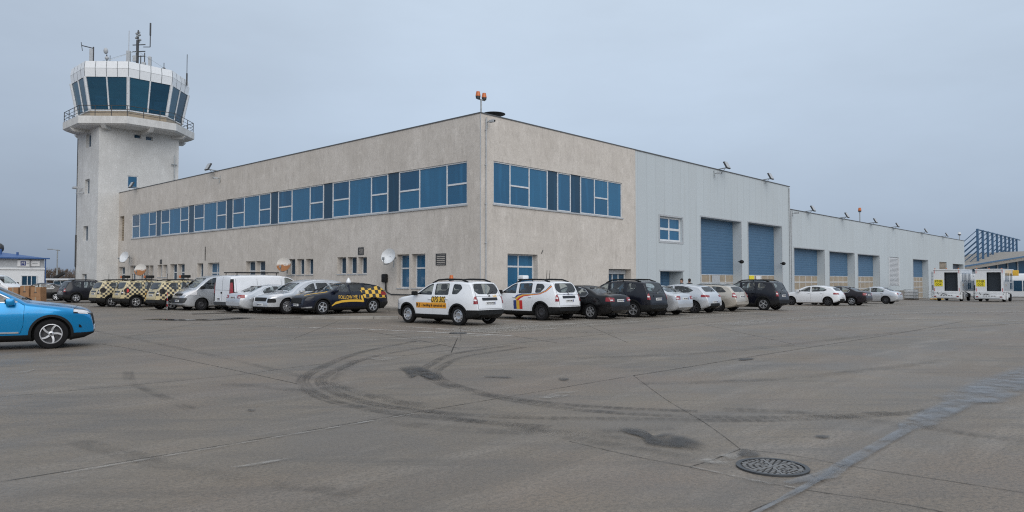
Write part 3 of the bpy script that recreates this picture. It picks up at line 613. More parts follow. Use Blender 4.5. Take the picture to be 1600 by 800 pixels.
    # vents, downpipe, expansion joint and conduit
    for s, z0, z1, hw in ((39.67, 3.06, 3.44, 0.22), (10.15, 3.15, 3.60, 0.28), (2.96, 2.42, 3.05, 0.40)):
        v = MB(); fbox(v, LEFT, s - hw, s + hw, -0.03, -0.001, z0, z0 + 0.05); fbox(v, LEFT, s - hw, s + hw, -0.03, -0.001, z1 - 0.05, z1)
        fbox(v, LEFT, s - hw, s - hw + 0.05, -0.03, -0.001, z0 + 0.05, z1 - 0.05); fbox(v, LEFT, s + hw - 0.05, s + hw, -0.03, -0.001, z0 + 0.05, z1 - 0.05)
        n = 5
        for k in range(n):
            z = z0 + 0.06 + (z1 - z0 - 0.12) * (k + 0.3) / n; fbox(v, LEFT, s - hw + 0.05, s + hw - 0.05, -0.022, -0.004, z, z + (z1 - z0) / n * 0.35)
        v.build('vent_grille', 'dark_metal', t)
    p = MB(); p.cyl((0.36, -0.05, 0.3), (0.36, -0.05, 9.9), 0.035, n=8)
    for z in (1.5, 3.5, 5.5, 7.5, 9.3): fbox(p, RIGHT, 0.30, 0.42, -0.085, -0.001, z, z + 0.05)
    p.build('downpipe', 'frame_grey', t)
    p = MB(); fbox(p, RIGHT, -0.004, 0.03, -0.012, 0.02, 0.12, H - 0.01); p.build('corner_bead', 'frame_grey', t)
    p = MB(); p.tube([LEFT(31.0, -0.03, 3.2), LEFT(31.0, -0.03, 4.3)], 0.03); p.tube([RIGHT(4.75, -0.03, 3.1), RIGHT(4.85, -0.06, 3.3)], 0.02); p.build('pipe', 'dark_metal', t)
    c = MB(); c.tube([LEFT(7.7, -0.03, 1.55), LEFT(7.6, -0.04, 0.95), LEFT(7.2, -0.03, 0.82), LEFT(3.5, -0.03, 0.80), LEFT(0.0, -0.03, 0.82)], 0.035); c.build('conduit', 'dark_metal', t)
    return t
def shutter(root, s0, s1, ztop, bot=1.45, rec=0.7, pane='sandpanel'):
    d = MB(); fbox(d, RIGHT, s0 + 0.04, s1 - 0.04, rec, rec + 0.05, bot + 0.62, ztop - 0.02)
    o = d.build('roller_door', 'shutter', root)
    f = MB(); n = 5; w = (s1 - s0 - 0.08) / n
    for zb in (bot, bot - 0.75, bot - 1.5, bot - 2.25):
        zt = zb + (0.62 if zb == bot else 0.72)
        fbox(f, RIGHT, s0 + 0.04, s1 - 0.04, rec - 0.01, rec + 0.05, zt - 0.045, zt); fbox(f, RIGHT, s0 + 0.04, s1 - 0.04, rec - 0.01, rec + 0.05, zb, zb + 0.045)
        for k in range(n + 1):
            x = s0 + 0.04 + w * k; fbox(f, RIGHT, max(s0 + 0.04, x - 0.022), min(s1 - 0.04, x + 0.022), rec - 0.01, rec + 0.05, zb + 0.045, zt - 0.045)
    f.build('door_frame', 'frame_white', o)
    g = MB(); fbox(g, RIGHT, s0 + 0.06, s1 - 0.06, rec + 0.015, rec + 0.035, -1.3, bot + 0.6); g.build('pane', pane, o)
    tr = MB(); fbox(tr, RIGHT, s0 - 0.10, s1 + 0.10, -0.03, -0.002, ztop, ztop + 0.10); fbox(tr, RIGHT, s0 - 0.10, s0, -0.03, -0.002, -1.3, ztop - 0.002); fbox(tr, RIGHT, s1, s1 + 0.10, -0.03, -0.002, -1.3, ztop - 0.002)
    tr.build('trim', 'frame_grey', o)
    return o
def box_shell(mb, u0, u1, v1, H):
    mb.add([(u0, 0, -1.6), (u0, v1, -1.6), (u0, v1, H), (u0, 0, H)], [(0, 1, 2, 3)]); mb.add([(u1, 0, -1.6), (u1, v1, -1.6), (u1, v1, H), (u1, 0, H)], [(0, 1, 2, 3)])
    mb.add([(u0, v1, 0), (u1, v1, 0), (u1, v1, H), (u0, v1, H)], [(0, 1, 2, 3)]); mb.add([(u0, 0, H), (u1, 0, H), (u1, v1, H), (u0, v1, H)], [(0, 1, 2, 3)])
def build_hangars():
    H = 10.13
    t = thing('fire_station', 'pale grey metal clad hall with two tall blue roller doors and one square window', 'building', uv(0, 0.03), HEAD)
    w = MB(); holes = [(17.26, 20.30, 4.33, 6.03, 0.3), (17.29, 20.38, -0.4, 2.25, 1.2), (23.0, 29.7, -0.6, 6.34, 0.8), (31.0, 37.8, -0.6, 6.40, 0.8)]
    facade(w, RIGHT, 14.30, 39.70, -0.8, H, holes); box_shell(w, 14.30, 39.70, 45, H); w.build('wall', 'cladding', t)
    coping(t, [((14.28, -0.05, H), (39.74, 0.3, H))])
    window(t, RIGHT, 17.26, 20.30, 4.33, 6.03, 0.18, (18.78,), [(17.26, 18.78, 5.18), (18.78, 20.3, 5.18)], 0.13, 'blue_glass')
    tr = MB()
    for a, b, c, d in ((17.13, 20.43, 6.031, 6.15), (17.13, 20.43, 4.20, 4.329), (17.16, 20.5, 2.252, 2.36)): fbox(tr, RIGHT, a, b, -0.03, -0.002, c, d)
    fbox(tr, RIGHT, 17.13, 17.258, -0.03, -0.002, 4.33, 6.03); fbox(tr, RIGHT, 20.302, 20.43, -0.03, -0.002, 4.33, 6.03); tr.build('trim', 'frame_grey', t)
    d = MB(); fbox(d, RIGHT, 17.3, 20.36, 1.1, 1.15, -0.3, 2.24)
    for k in range(1, 3): fbox(d, RIGHT, 17.3 + k * 1.02 - 0.02, 17.3 + k * 1.02 + 0.02, 1.06, 1.099, 0.02, 2.2)
    d.build('door', 'shutter', t)
    a = shutter(t, 23.0, 29.7, 6.34); b = shutter(t, 31.0, 37.8, 6.40)
    n = MB(); fbox(n, RIGHT, 26.0, 27.3, 0.66, 0.685, 0.9, 2.0); n.build('notice_board', 'frame_grey', a)
    n = MB(); fbox(n, RIGHT, 32.6, 33.5, 0.64, 0.685, 1.62, 2.02); n.build('yellow_notice', 'lemon', b)
    n = MB(); fbox(n, RIGHT, 33.9, 34.8, 0.64, 0.685, 1.45, 2.0); n.build('paper_notice', 'plate', b)
    p = MB(); p.cyl((39.5, -0.06, -0.4), (39.5, -0.06, 10), 0.05, n=8); p.build('downpipe', 'frame_grey', t)
    t2 = thing('warehouse', 'long low grey clad hall with four blue roller doors and a louvred panel', 'building', uv(0, 0.05), HEAD)
    H2 = 8.08; doors = [(40.6, 48.3, 4.62), (49.7, 57.3, 4.55), (58.5, 66.2, 4.5), (80.8, 88.5, 4.42)]
    w = MB(); holes = [(a, b, -1.5, z, 0.8) for a, b, z in doors] + [(69.96, 74.37, 0.9, 4.5, 0.15), (95.04, 99.72, 3.0, 4.35, 0.25), (103.57, 111.2, -1.5, 4.2, 0.8)]
    facade(w, RIGHT, 39.72, 112.0, -1.6, H2, holes); box_shell(w, 39.72, 112.0, 40, H2); w.build('wall', 'cladding', t2); coping(t2, [((39.76, -0.05, H2), (112.04, 0.3, H2))])
    for a, b, z in doors: shutter(t2, a, b, z)
    l = MB(); fbox(l, RIGHT, 69.98, 74.35, 0.13, 0.15, 0.9, 4.5)
    for k in range(22): fbox(l, RIGHT, 70.15, 74.18, 0.03, 0.128, 1.0 + k * 0.155, 1.07 + k * 0.155)
    for x in (69.98, 74.17): fbox(l, RIGHT, x, x + 0.16, -0.04, 0.128, 0.9, 4.5)
    l.build('louvre', 'frame_white', t2)
    l = MB(); fbox(l, RIGHT, 95.05, 99.7, 0.2, 0.24, 3.0, 4.34)
    for k in range(7): fbox(l, RIGHT, 95.1, 99.65, 0.1, 0.198, 3.05 + k * 0.18, 3.15 + k * 0.18)
    l.build('louvre', 'sandpanel', t2)
    l = MB(); fbox(l, RIGHT, 103.6, 111.18, 0.7, 0.75, -1.4, 4.18); l.build('door', 'dark_panel', t2)
    p = MB(); p.cyl((39.95, -0.06, -1), (39.95, -0.06, 8), 0.05, n=8); p.build('downpipe', 'frame_grey', t2)
    # domed lamps fixed beside the tall doors
    for u, lab in ((29.1, 'black domed lamp on the jamb of the first tall blue roller door'), (37.4, 'black domed lamp on the jamb of the second tall blue roller door')):
        o = thing('wall_lamp', lab, 'lamp', uv(u, -0.02, 3.1), HEAD, 'domed lamps beside the roller doors')
        b = MB(); b.cyl((0, 0.05, 0), (0, -0.2, 0.05), 0.03); b.build('arm', 'black', o); b = MB(); b.ball((0, -0.26, 0.0), 0.19, sc=(1, 1, 0.8)); b.build('lamp_shade', 'black', o, 60)
def octo(Rr, z): return [(Rr * math.cos(R(22.5 + 45 * k)), Rr * math.sin(R(22.5 + 45 * k)), z) for k in range(8)]
def build_tower():
    c = uv(2.05, 53.1); t = thing('control_tower', 'white octagonal airport control tower with blue glazed cab above a railed balcony', 'control tower', c, HEAD)
    x0, x1, y0, y1 = -3.93, 3.60, -3.10, 3.10
    w = MB()
    LP = lambda s, d, z: (x0 + d, s, z); RP = lambda s, d, z: (s, y0 + d, z)
    lh = [(-0.86, 0.62, 14.73, 16.1, 0.35), (-0.66, 0.73, 10.15, 11.6, 0.35), (-0.47, 1.0, 5.48, 6.97, 0.35), (-0.33, 1.1, 0.9, 2.26, 0.35)]
    rh = [(-1.32, -0.35, 10.65, 11.95, 0.12), (-0.75, -0.1, 15.75, 16.15, 0.3), (0.35, 1.0, 15.70, 16.1, 0.3)]
    facade(w, LP, y0, y1, 0, 16.6, lh); facade(w, RP, x0, x1, 0, 16.6, rh)
    w.add([(x1, y0, 0), (x1, y1, 0), (x1, y1, 16.6), (x1, y0, 16.6)], [(0, 1, 2, 3)]); w.add([(x0, y1, 0), (x1, y1, 0), (x1, y1, 16.6), (x0, y1, 16.6)], [(0, 1, 2, 3)])
    w.build('shaft', 'tower_wall', t)
    for h in lh: window(t, LP, h[0], h[1], h[2], h[3], 0.25, (), (), 0.08, 'dark_glass')
    window(t, RP, *rh[0][:4], 0.04, (), (), 0.08, 'blue_glass')
    for h in rh[1:]: window(t, RP, *h[:4], 0.2, (), (), 0.05, 'dark_glass')
    b = MB(); o = octo(5.75, 16.45); q = octo(6.0, 16.60); p = octo(6.0, 17.30); n = octo(4.6, 17.301)
    b.add(o + q + p + n, [tuple(range(7, -1, -1))] + [(i, (i + 1) % 8, 8 + (i + 1) % 8, 8 + i) for i in range(8)] + [(8 + i, 8 + (i + 1) % 8, 16 + (i + 1) % 8, 16 + i) for i in range(8)] + [(16 + i, 16 + (i + 1) % 8, 24 + (i + 1) % 8, 24 + i) for i in range(8)])
    for k in range(4):                         # beams under the balcony
        a = R(45 * k); d = Vector((math.cos(a), math.sin(a), 0)); s = Vector((-d.y, d.x, 0)) * 0.18
        b.add([(d * -5.3 + s + Vector((0, 0, 16.15)))[:], (d * -5.3 - s + Vector((0, 0, 16.15)))[:], (d * 5.3 - s + Vector((0, 0, 16.15)))[:], (d * 5.3 + s + Vector((0, 0, 16.15)))[:],
               (d * -5.6 + s + Vector((0, 0, 16.46)))[:], (d * -5.6 - s + Vector((0, 0, 16.46)))[:], (d * 5.6 - s + Vector((0, 0, 16.46)))[:], (d * 5.6 + s + Vector((0, 0, 16.46)))[:]],
              [(0, 3, 2, 1), (4, 5, 6, 7), (0, 1, 5, 4), (1, 2, 6, 5), (2, 3, 7, 6), (3, 0, 4, 7)])
    b.build('balcony', 'tower_wall', t)
    u = MB(); a = octo(4.72, 17.25); d = octo(4.72, 18.05); u.add(a + d, [(i, (i + 1) % 8, 8 + (i + 1) % 8, 8 + i) for i in range(8)] + [tuple(range(8, 16))]); u.build('cab_plinth', 'sandpanel', t)
    def ring_pt(k, f, Rr, z):
        a = Vector(octo(Rr, z)[k % 8]); b2 = Vector(octo(Rr, z)[(k + 1) % 8]); return a.lerp(b2, f)
    g = MB()
    for k in range(8):
        for f0, f1 in ((0.03, 0.495), (0.505, 0.97)):
            g.add([ring_pt(k, f0, 4.68, 18.08)[:], ring_pt(k, f1, 4.68, 18.08)[:], ring_pt(k, f1, 5.30, 21.22)[:], ring_pt(k, f0, 5.30, 21.22)[:]], [(0, 1, 2, 3)])
    g.build('cab_glazing', 'cab_tint', t, fix=False)
    q = MB(); a = octo(4.2, 18.06); b2 = octo(4.3, 18.75); e = octo(3.3, 18.85); q.add(a + b2 + e, [(i, (i + 1) % 8, 8 + (i + 1) % 8, 8 + i) for i in range(8)] + [(8 + i, 8 + (i + 1) % 8, 16 + (i + 1) % 8, 16 + i) for i in range(8)]); q.build('console', 'cabin', t)
    for k in (0, 2, 4, 5, 6, 7):
        mm = ring_pt(k, 0.4, 3.7, 18.8); n2 = Vector((mm.x, mm.y, 0)).normalized(); sd2 = Vector((-n2.y, n2.x, 0)); q = MB(); P = [mm + sd2 * 0.5, mm - sd2 * 0.5, mm - sd2 * 0.5 + n2 * 0.08, mm + sd2 * 0.5 + n2 * 0.08]
        q.add([x[:] for x in P] + [(x + Vector((0, 0, 0.55)) + n2 * 0.1)[:] for x in P], [(0, 3, 2, 1), (4, 5, 6, 7), (0, 1, 5, 4), (1, 2, 6, 5), (2, 3, 7, 6), (3, 0, 4, 7)]); q.build('monitor', 'black', t)
    m = MB()
    for k in range(8):
        m.cyl(ring_pt(k, 0, 4.74, 18.05), ring_pt(k, 0, 5.36, 21.25), 0.15, n=6); m.cyl(ring_pt(k, 0.5, 4.72, 18.05), ring_pt(k, 0.5, 5.34, 21.25), 0.075, n=6)
        m.cyl(ring_pt(k, 0, 4.74, 18.08), ring_pt(k, 1, 4.74, 18.08), 0.07, n=6)
    m.build('mullion', 'frame_white', t)
    f = MB(); bk = MB()
    for (ra, za, rb, zb) in ((5.36, 21.22, 5.46, 22.02), (5.46, 22.04, 5.36, 22.74)):
        for k in range(8):
            for j in range(4):
                f0, f1 = j / 4 + 0.008, (j + 1) / 4 - 0.008
                P = [ring_pt(k, f0, ra, za), ring_pt(k, f1, ra, za), ring_pt(k, f1, rb, zb), ring_pt(k, f0, rb, zb)]
                f.add([x[:] for x in P], [(0, 1, 2, 3)])
        a = octo(ra - 0.03, za); d = octo(rb - 0.03, zb); bk.add(a + d, [(i, (i + 1) % 8, 8 + (i + 1) % 8, 8 + i) for i in range(8)])
    bk.add(octo(5.34, 22.70), [tuple(range(8))]); bk.add(octo(5.34, 21.24), [tuple(range(8))])
    f.build('fascia_panels', 'white_metal', t, fix=False); bk.build('fascia_backing', 'steel', t)
    r = MB()
    for k in range(8):
        for z in (17.62, 17.95, 18.32): r.cyl(ring_pt(k, 0, 5.88, z), ring_pt(k, 1, 5.88, z), 0.032 if z > 18 else 0.022, n=6)
        for f0 in (0, 0.33, 0.67): r.cyl(ring_pt(k, f0, 5.88, 17.29), ring_pt(k, f0, 5.88, 18.33), 0.035, n=6)
    r.build('railing', 'dark_metal', t)
    pp = MB(); pp.cyl((x0 - 0.08, 2.9, 3.0), (x0 - 0.08, 2.9, 6.2), 0.07, n=8); pp.cyl((x0 - 0.05, 2.98, 0), (x0 - 0.05, 2.98, 16), 0.03, n=6); pp.build('downpipe', 'dark_metal', t)
    fb = MB(); fb.cyl((x0, 0.95, 10.35), (x0 - 0.5, 1.7, 10.3), 0.04); fb.rbox((x0 - 0.75, 1.4, 10.75), (x0 - 0.35, 2.1, 10.95), 0.03); fb.cyl((x0, 1.2, 10.85), (x0 - 0.5, 1.7, 10.85), 0.03); fb.build('wall_bracket', 'frame_grey', t)
    # roof aerials
    cz = 22.72
    def aerial(px, off, label, build, cat='antenna'):
        o = thing('roof_antenna', label, cat, (c.x + px, c.y + off, cz), 0, 'aerials on the tower roof'); build(o)
    def mast(o):
        b = MB(); b.cyl((0, 0, 0), (0, 0, 3.7), 0.14); b.cyl((0.05, 0, 3.6), (0.05, 0, 4.75), 0.07); b.cyl((0.1, 0, 0.1), (1.6, 0, 0.1), 0.05); b.cyl((-1.1, 0, 0.2), (0.8, 0, 0.2), 0.06)
        for z in (1.0, 2.0, 2.5, 3.2): b.cyl((-0.5, 0, z), (0.8, 0, z + 0.05), 0.05)
        for x, z0, z1 in ((0.35, 0.2, 2.1), (0.75, 0.0, 2.4)): b.cyl((x, 0, z0), (x, 0, z1), 0.05)
        b.build('mast', 'dark_metal', o)
        b = MB(); b.rbox((-1.1, -0.15, 0.1), (-0.72, 0.15, 2.6), 0.05); b.rbox((1.15, -0.12, 0.2), (1.45, 0.12, 2.0), 0.05); b.rbox((-0.45, -0.12, 1.5), (-0.05, 0.12, 2.1), 0.04); b.rbox((0.5, -0.15, 0.6), (0.85, 0.15, 1.4), 0.04); b.build('panel_antenna', 'frame_grey', o)
        b = MB()
        for q in range(7): b.ball((0.05 + 0.17 * math.sin(q * 2.1), 0.1 * math.cos(q), 3.6 + 0.16 * q), 0.17, sc=(1, 1, 0.8), n=1)
        b.build('camera_cluster', 'steel', o)
        b = MB(); b.cyl((1.3, 0, 3.0), (1.3, 0, 5.4), 0.05); b.cyl((0.6, 0, 3.0), (1.3, 0, 3.0), 0.04); b.cyl((1.3, 0, 4.2), (1.3, 0, 5.5), 0.085); b.build('whip', 'dark_metal', o)
        b = MB(); b.cyl((-0.9, 0, 2.6), (-0.9, 0, 4.7), 0.035); b.build('whip', 'frame_grey', o)
    aerial(0.55, 0.0, 'tall cluttered aerial mast with panels and cameras near the middle of the tower roof', mast)
    def left(o):
        b = MB(); b.cyl((0, 0, -0.5), (0, 0, 3.2), 0.07); b.cyl((0, 0, 3.05), (-1.2, 0, 3.35), 0.05); b.cyl((-1.15, 0, 2.8), (-1.3, 0, 3.7), 0.035); b.cyl((0, 0, -0.1), (1.8, 0, -0.1), 0.05); b.cyl((1.7, 0, -0.1), (1.75, 0, 2.3), 0.03); b.build('mast', 'dark_metal', o)
        b = MB(); b.rbox((-0.36, -0.14, 1.5), (0.0, 0.14, 3.0), 0.04); b.build('panel_antenna', 'frame_grey', o)
    aerial(-4.35, 0.6, 'short aerial with side arm and whip on the left rim of the tower roof', left)
    def lampo(o):
        b = MB(); b.cyl((0, 0, -0.6), (0, 0, 1.0), 0.05); b.cyl((-1.0, 0, -0.5), (0.1, 0, -0.45), 0.04); b.cyl((-1.0, 0, -0.5), (-1.05, 0, 1.3), 0.03); b.build('mast', 'dark_metal', o)
        b = MB(); b.cyl((0, 0, 0.75), (0.02, 0, 1.3), 0.2, 0.13); b.build('beacon', 'orange', o)
    aerial(-5.15, 1.0, 'red beacon lamp with thin whip beside the left aerial of the tower roof', lampo)
    def dish(o):
        b = MB(); b.cyl((0, 0, -0.2), (-0.1, 0, 2.1), 0.06); b.build('mast', 'dark_metal', o); b = MB(); b.ball((-0.2, 0, 2.5), 0.28, sc=(0.8, 0.8, 1.2)); b.ball((-0.08, 0, 1.75), 0.2); b.ball((-0.05, 0, 1.3), 0.14); b.build('camera_dome', 'frame_grey', o, 60)
    aerial(-2.35, -0.3, 'pale camera dome on a short post left of the main tower mast', dish)
    def whip(o):
        b = MB(); b.cyl((0, 0, -0.7), (0, 0, 0.6), 0.08); b.cyl((0, 0, 0.6), (0, 0, 2.6), 0.035); b.build('whip', 'dark_metal', o)
    aerial(5.15, 1.2, 'single tall whip aerial on the right rim of the tower roof', whip)
    def stub(o):
        b = MB(); b.cyl((0, 0, -0.3), (0, 0, 1.1), 0.035); b.rbox((-0.12, -0.1, 0.1), (0.12, 0.1, 0.6), 0.03); b.build('whip', 'dark_metal', o)
    aerial(3.7, -0.8, 'small stub aerial between the main mast and the right whip', stub)
    g = MB(); a0 = Vector((c.x + 0.5, c.y, cz + 2.6))
    for dx, dy in ((-3.3, -2.6), (-1.2, -4.4), (2.2, -4.3), (4.6, -0.6)): g.cyl(a0, (c.x + dx, c.y + dy, cz), 0.016, n=4)
    tag(g.build('guy_wires', 'steel'), 'thin guy wires spread from the tower mast to the roof rim', 'wire')
# ------------------------------------------------------------------ vehicles
def lin(tab, x):
    if tab[0][0] > tab[-1][0]: tab = tab[::-1]
    if x <= tab[0][0]: return tab[0][1]
    for (a, p), (b, q) in zip(tab, tab[1:]):
        if x <= b: return p + (q - p) * (x - a) / (b - a) if b > a else q
    return tab[-1][1]
def soft(tab, x, d=0.05): return sum(w * lin(tab, x + k * d) for k, w in ((-1, .2), (-.5, .2), (0, .2), (.5, .2), (1, .2)))
class Shape:
    """The lofted outer surface of a car body, from its side outline, plan and cross-section."""
    def __init__(s, K): s.K = K
    def half(s, x):
        K = s.K; L = K['L'] / 2; w = K['W'] / 2
        for d, D, a, p in ((L - x, K['nose'][0], K['nose'][1], K['nose'][2]), (L + x, K['tail'][0], K['tail'][1], K['tail'][2])):
            if d < D: w *= 1 - a * (1 - max(d, 0) / D) ** p
        return w
    def section(s, x, inset=0.0, zfloor=None, top_in=0.0):
        K = s.K; L = K['L'] / 2; e = max(0.0, min(1.0, (L - abs(x)) / 0.2))
        zt = soft(K['top'], x, 0.02 + 0.04 * e) - top_in; zb = lin(K['bot'], x) if zfloor is None else zfloor
        w = s.half(x) - inset; r = min(K.get('r', 0.09), (zt - zb) * 0.3); crown = K.get('crown', 0.035) if zt > K['belt'] + 0.12 else K.get('hoodcrown', 0.05)
        crown = min(crown, (zt - zb) * 0.2); ze = zt - crown
        side = lambda z: soft(K['side'], z, 0.04)
        pts = [(0.0, zb), (w * 0.55, zb), (w * side(zb) - 0.06, zb), (w * side(zb) - 0.012, zb + 0.03)]
        lo = zb + 0.06; hi = ze - r; b = min(K['belt'], hi - (hi - lo) * 0.12)
        n1, n2 = 8, 6
        for i in range(n1 + 1): z = lo + (b - lo) * i / n1; pts.append((w * side(z), z))
        for i in range(1, n2 + 1): z = b + (hi - b) * i / n2; pts.append((w * side(z), z))
        y0 = w * side(hi); y1 = max(0.02, w * side(ze)); m = y1 - r * 1.25
        for i in range(1, 6):
            t = i / 5 * math.pi / 2; pts.append((m + (y0 - m) * math.cos(t) ** 0.9, hi + r * math.sin(t)))
        for f in (0.75, 0.5, 0.25): pts.append((m * f, ze + crown * (1 - f * f)))
        pts.append((0.0, zt))
        return pts
    def loft(s, x0=None, x1=None, **kw):
        K = s.K; L = K['L'] / 2; x0 = -L if x0 is None else x0; x1 = L if x1 is None else x1
        xs = {x0, x1}
        n = int((x1 - x0) / 0.07)
        for i in range(n + 1): xs.add(x0 + (x1 - x0) * i / n)
        for d in (0.006, 0.015, 0.03, 0.05, 0.075, 0.1, 0.14):
            xs.add(x1 - d); xs.add(x0 + d)
        for p in K['top']:
            for d in (-0.03, 0, 0.03):
                if x0 < p[0] + d < x1: xs.add(p[0] + d)
        xs = sorted(xs); q = [xs[0]]
        for x in xs[1:]:
            if x - q[-1] > 0.0045: q.append(x)
        xs = q; mb = MB(); rings = []
        for x in xs:
            h = s.section(x, **kw); ring = [(x, y, z) for y, z in h] + [(x, -y, z) for y, z in reversed(h[1:-1])]; rings.append(ring)
        N = len(rings[0]); vs = [p for r in rings for p in r]
        fs = [(i * N + j, i * N + (j + 1) % N, (i + 1) * N + (j + 1) % N, (i + 1) * N + j) for i in range(len(xs) - 1) for j in range(N)]
        k = len(vs)
        for ring, i0, rev in ((rings[0], 0, 1), (rings[-1], (len(xs) - 1) * N, 0)):
            c = (ring[0][0], 0, sum(p[2] for p in ring) / N); vs.append(c)
            for j in range(N): fs.append((i0 + j, i0 + (j + 1) % N, k) if not rev else (i0 + (j + 1) % N, i0 + j, k))
            k += 1
        mb.add(vs, fs); return mb.mesh('loft')
def inflate(me, d):
    m = me.copy(); nr = [v.normal.copy() for v in m.vertices]
    for v, n in zip(m.vertices, nr): v.co += n * d
    return m
def boolean(me, others, op):
    o = bpy.data.objects.new('work', me.copy()); COL.objects.link(o); tmp = [o]
    for q in others:
        t = bpy.data.objects.new('work', q); COL.objects.link(t); tmp.append(t)
        md = o.modifiers.new('cut', 'BOOLEAN'); md.object = t; md.operation = op; md.solver = 'MANIFOLD'; md.material_mode = 'TRANSFER'
    dg = bpy.context.evaluated_depsgraph_get(); out = bpy.data.meshes.new_from_object(o.evaluated_get(dg))
    for t in tmp: bpy.data.objects.remove(t)
    return out
def prism(poly, axis, a, b, mats=None):
    mb = MB(); mb.prism(poly, axis, a, b); me = mb.mesh('cutter')
    for m in mats or (): me.materials.append(M[m])
    return me
def union_prisms(items):
    """One mesh of several prisms that do not touch each other."""
    mb = MB()
    for poly, axis, a, b in items: mb.prism(poly, axis, a, b)
    return mb.mesh('cutter')
def mirror_x(poly): return [(-y, z) for y, z in reversed(poly)]
def ringpoly(cx, cz, r, n=40): return [(cx + r * math.cos(2 * math.pi * i / n), cz + r * math.sin(2 * math.pi * i / n)) for i in range(n)]
def make_wheel(r, wd, style, n=5, rim='alloy'):
    """Tyre and rim meshes about the local y axis, outer face at +y."""
    t = MB(); h = wd / 2; ri = r * 0.665
    t.lathe([(ri, -h * 0.8), (ri + 0.012, -h * 0.95), (r * 0.86, -h), (r * 0.955, -h * 0.9), (r, -h * 0.62), (r, -h * 0.12), (r - 0.008, -h * 0.08), (r - 0.008, h * 0.08), (r, h * 0.12), (r, h * 0.62), (r * 0.955, h * 0.9), (r * 0.86, h), (ri + 0.012, h * 0.95), (ri, h * 0.8)], 'y', 36)
    tyre = t.mesh('tyre', 40)
    m = MB()
    m.lathe([(ri, -h * 0.8), (ri, h * 0.86), (ri - 0.018, h * 0.88), (ri - 0.03, h * 0.6), (ri - 0.03, -h * 0.8)], 'y', 32, 0)
    m.lathe([(0.001, -h * 0.1), (ri - 0.028, -h * 0.1), (ri - 0.028, -h * 0.2), (0.001, -h * 0.2)], 'y', 24, 1)
    m.lathe([(0.001, h * 0.02), (r * 0.42, h * 0.02), (r * 0.42, -h * 0.09), (0.001, -h * 0.09)], 'y', 24, 2)   # brake disc
    yo = h * 0.80; hub = r * 0.17
    if style == 'steel':
        m.lathe([(0.001, h * 0.45), (r * 0.2, h * 0.45), (r * 0.32, h * 0.62), (r * 0.5, h * 0.5), (ri - 0.02, h * 0.3), (ri - 0.02, h * 0.2), (0.001, h * 0.2)], 'y', 32, 0)
        for i in range(10):
            a = 2 * math.pi * i / 10; m.lathe_at = None
            c = Vector((r * 0.48 * math.cos(a), 0, r * 0.48 * math.sin(a))); m.cyl(c + Vector((0, h * 0.45, 0)), c + Vector((0, h * 0.56, 0)), 0.022, n=8, mi=1)
    else:
        for i in range(n):
            a = 2 * math.pi * i / n + 0.3
            arms = ((0, 1.0),) if style == 'spoke' else ((-0.13, 0.7), (0.13, 0.7)) if style == 'twin' else ((0, 1.0),)
            tw = 0.30 if style == 'swirl' else 0.0
            for da, sc in arms:
                prev = None; st = []
                for k in range(5):
                    f = k / 4; rad = hub * 0.6 + (ri - 0.01 - hub * 0.6) * f; ang = a + da * (0.55 + 0.45 * f) + tw * f * f
                    wd2 = r * (0.11 - 0.035 * f + (0.03 * f ** 3)) * sc * (0.62 if style == 'swirl' else 1.0); yy = yo - h * 0.12 * (1 - f) ** 2
                    d = Vector((math.cos(ang), 0, math.sin(ang))); s = Vector((-d.z, 0, d.x)); st.append((d * rad, s * wd2, yy))
                vs = []
                for p, s, yy in st:
                    for sg, dy in ((-1, 0), (1, 0), (1, -h * 0.3), (-1, -h * 0.3)): vs.append((p + s * sg + Vector((0, yy + dy, 0)))[:])
                fs = []
                for k in range(4):
                    b = 4 * k
                    for q in range(4): fs.append((b + q, b + (q + 1) % 4, b + 4 + (q + 1) % 4, b + 4 + q))
                fs += [(3, 2, 1, 0), (16, 17, 18, 19)]
                m.add(vs, fs, 0)
        m.lathe([(0.001, yo), (hub * 0.7, yo), (hub, yo - h * 0.1), (hub, yo - h * 0.35), (0.001, yo - h * 0.35)], 'y', 20, 0)
        m.lathe([(0.001, yo + 0.006), (hub * 0.42, yo + 0.006), (hub * 0.42, yo - 0.004), (0.001, yo - 0.004)], 'y', 16, 1)
    rm = m.mesh('rim', 35)
    for k in ((rim, 'steel_rim', 'dark_metal') if style != 'steel' else ('steel_rim' if rim == 'steel_rim' else rim, 'black', 'dark_metal')): rm.materials.append(M[k])
    tyre.materials.append(M['rubber']); return tyre, rm
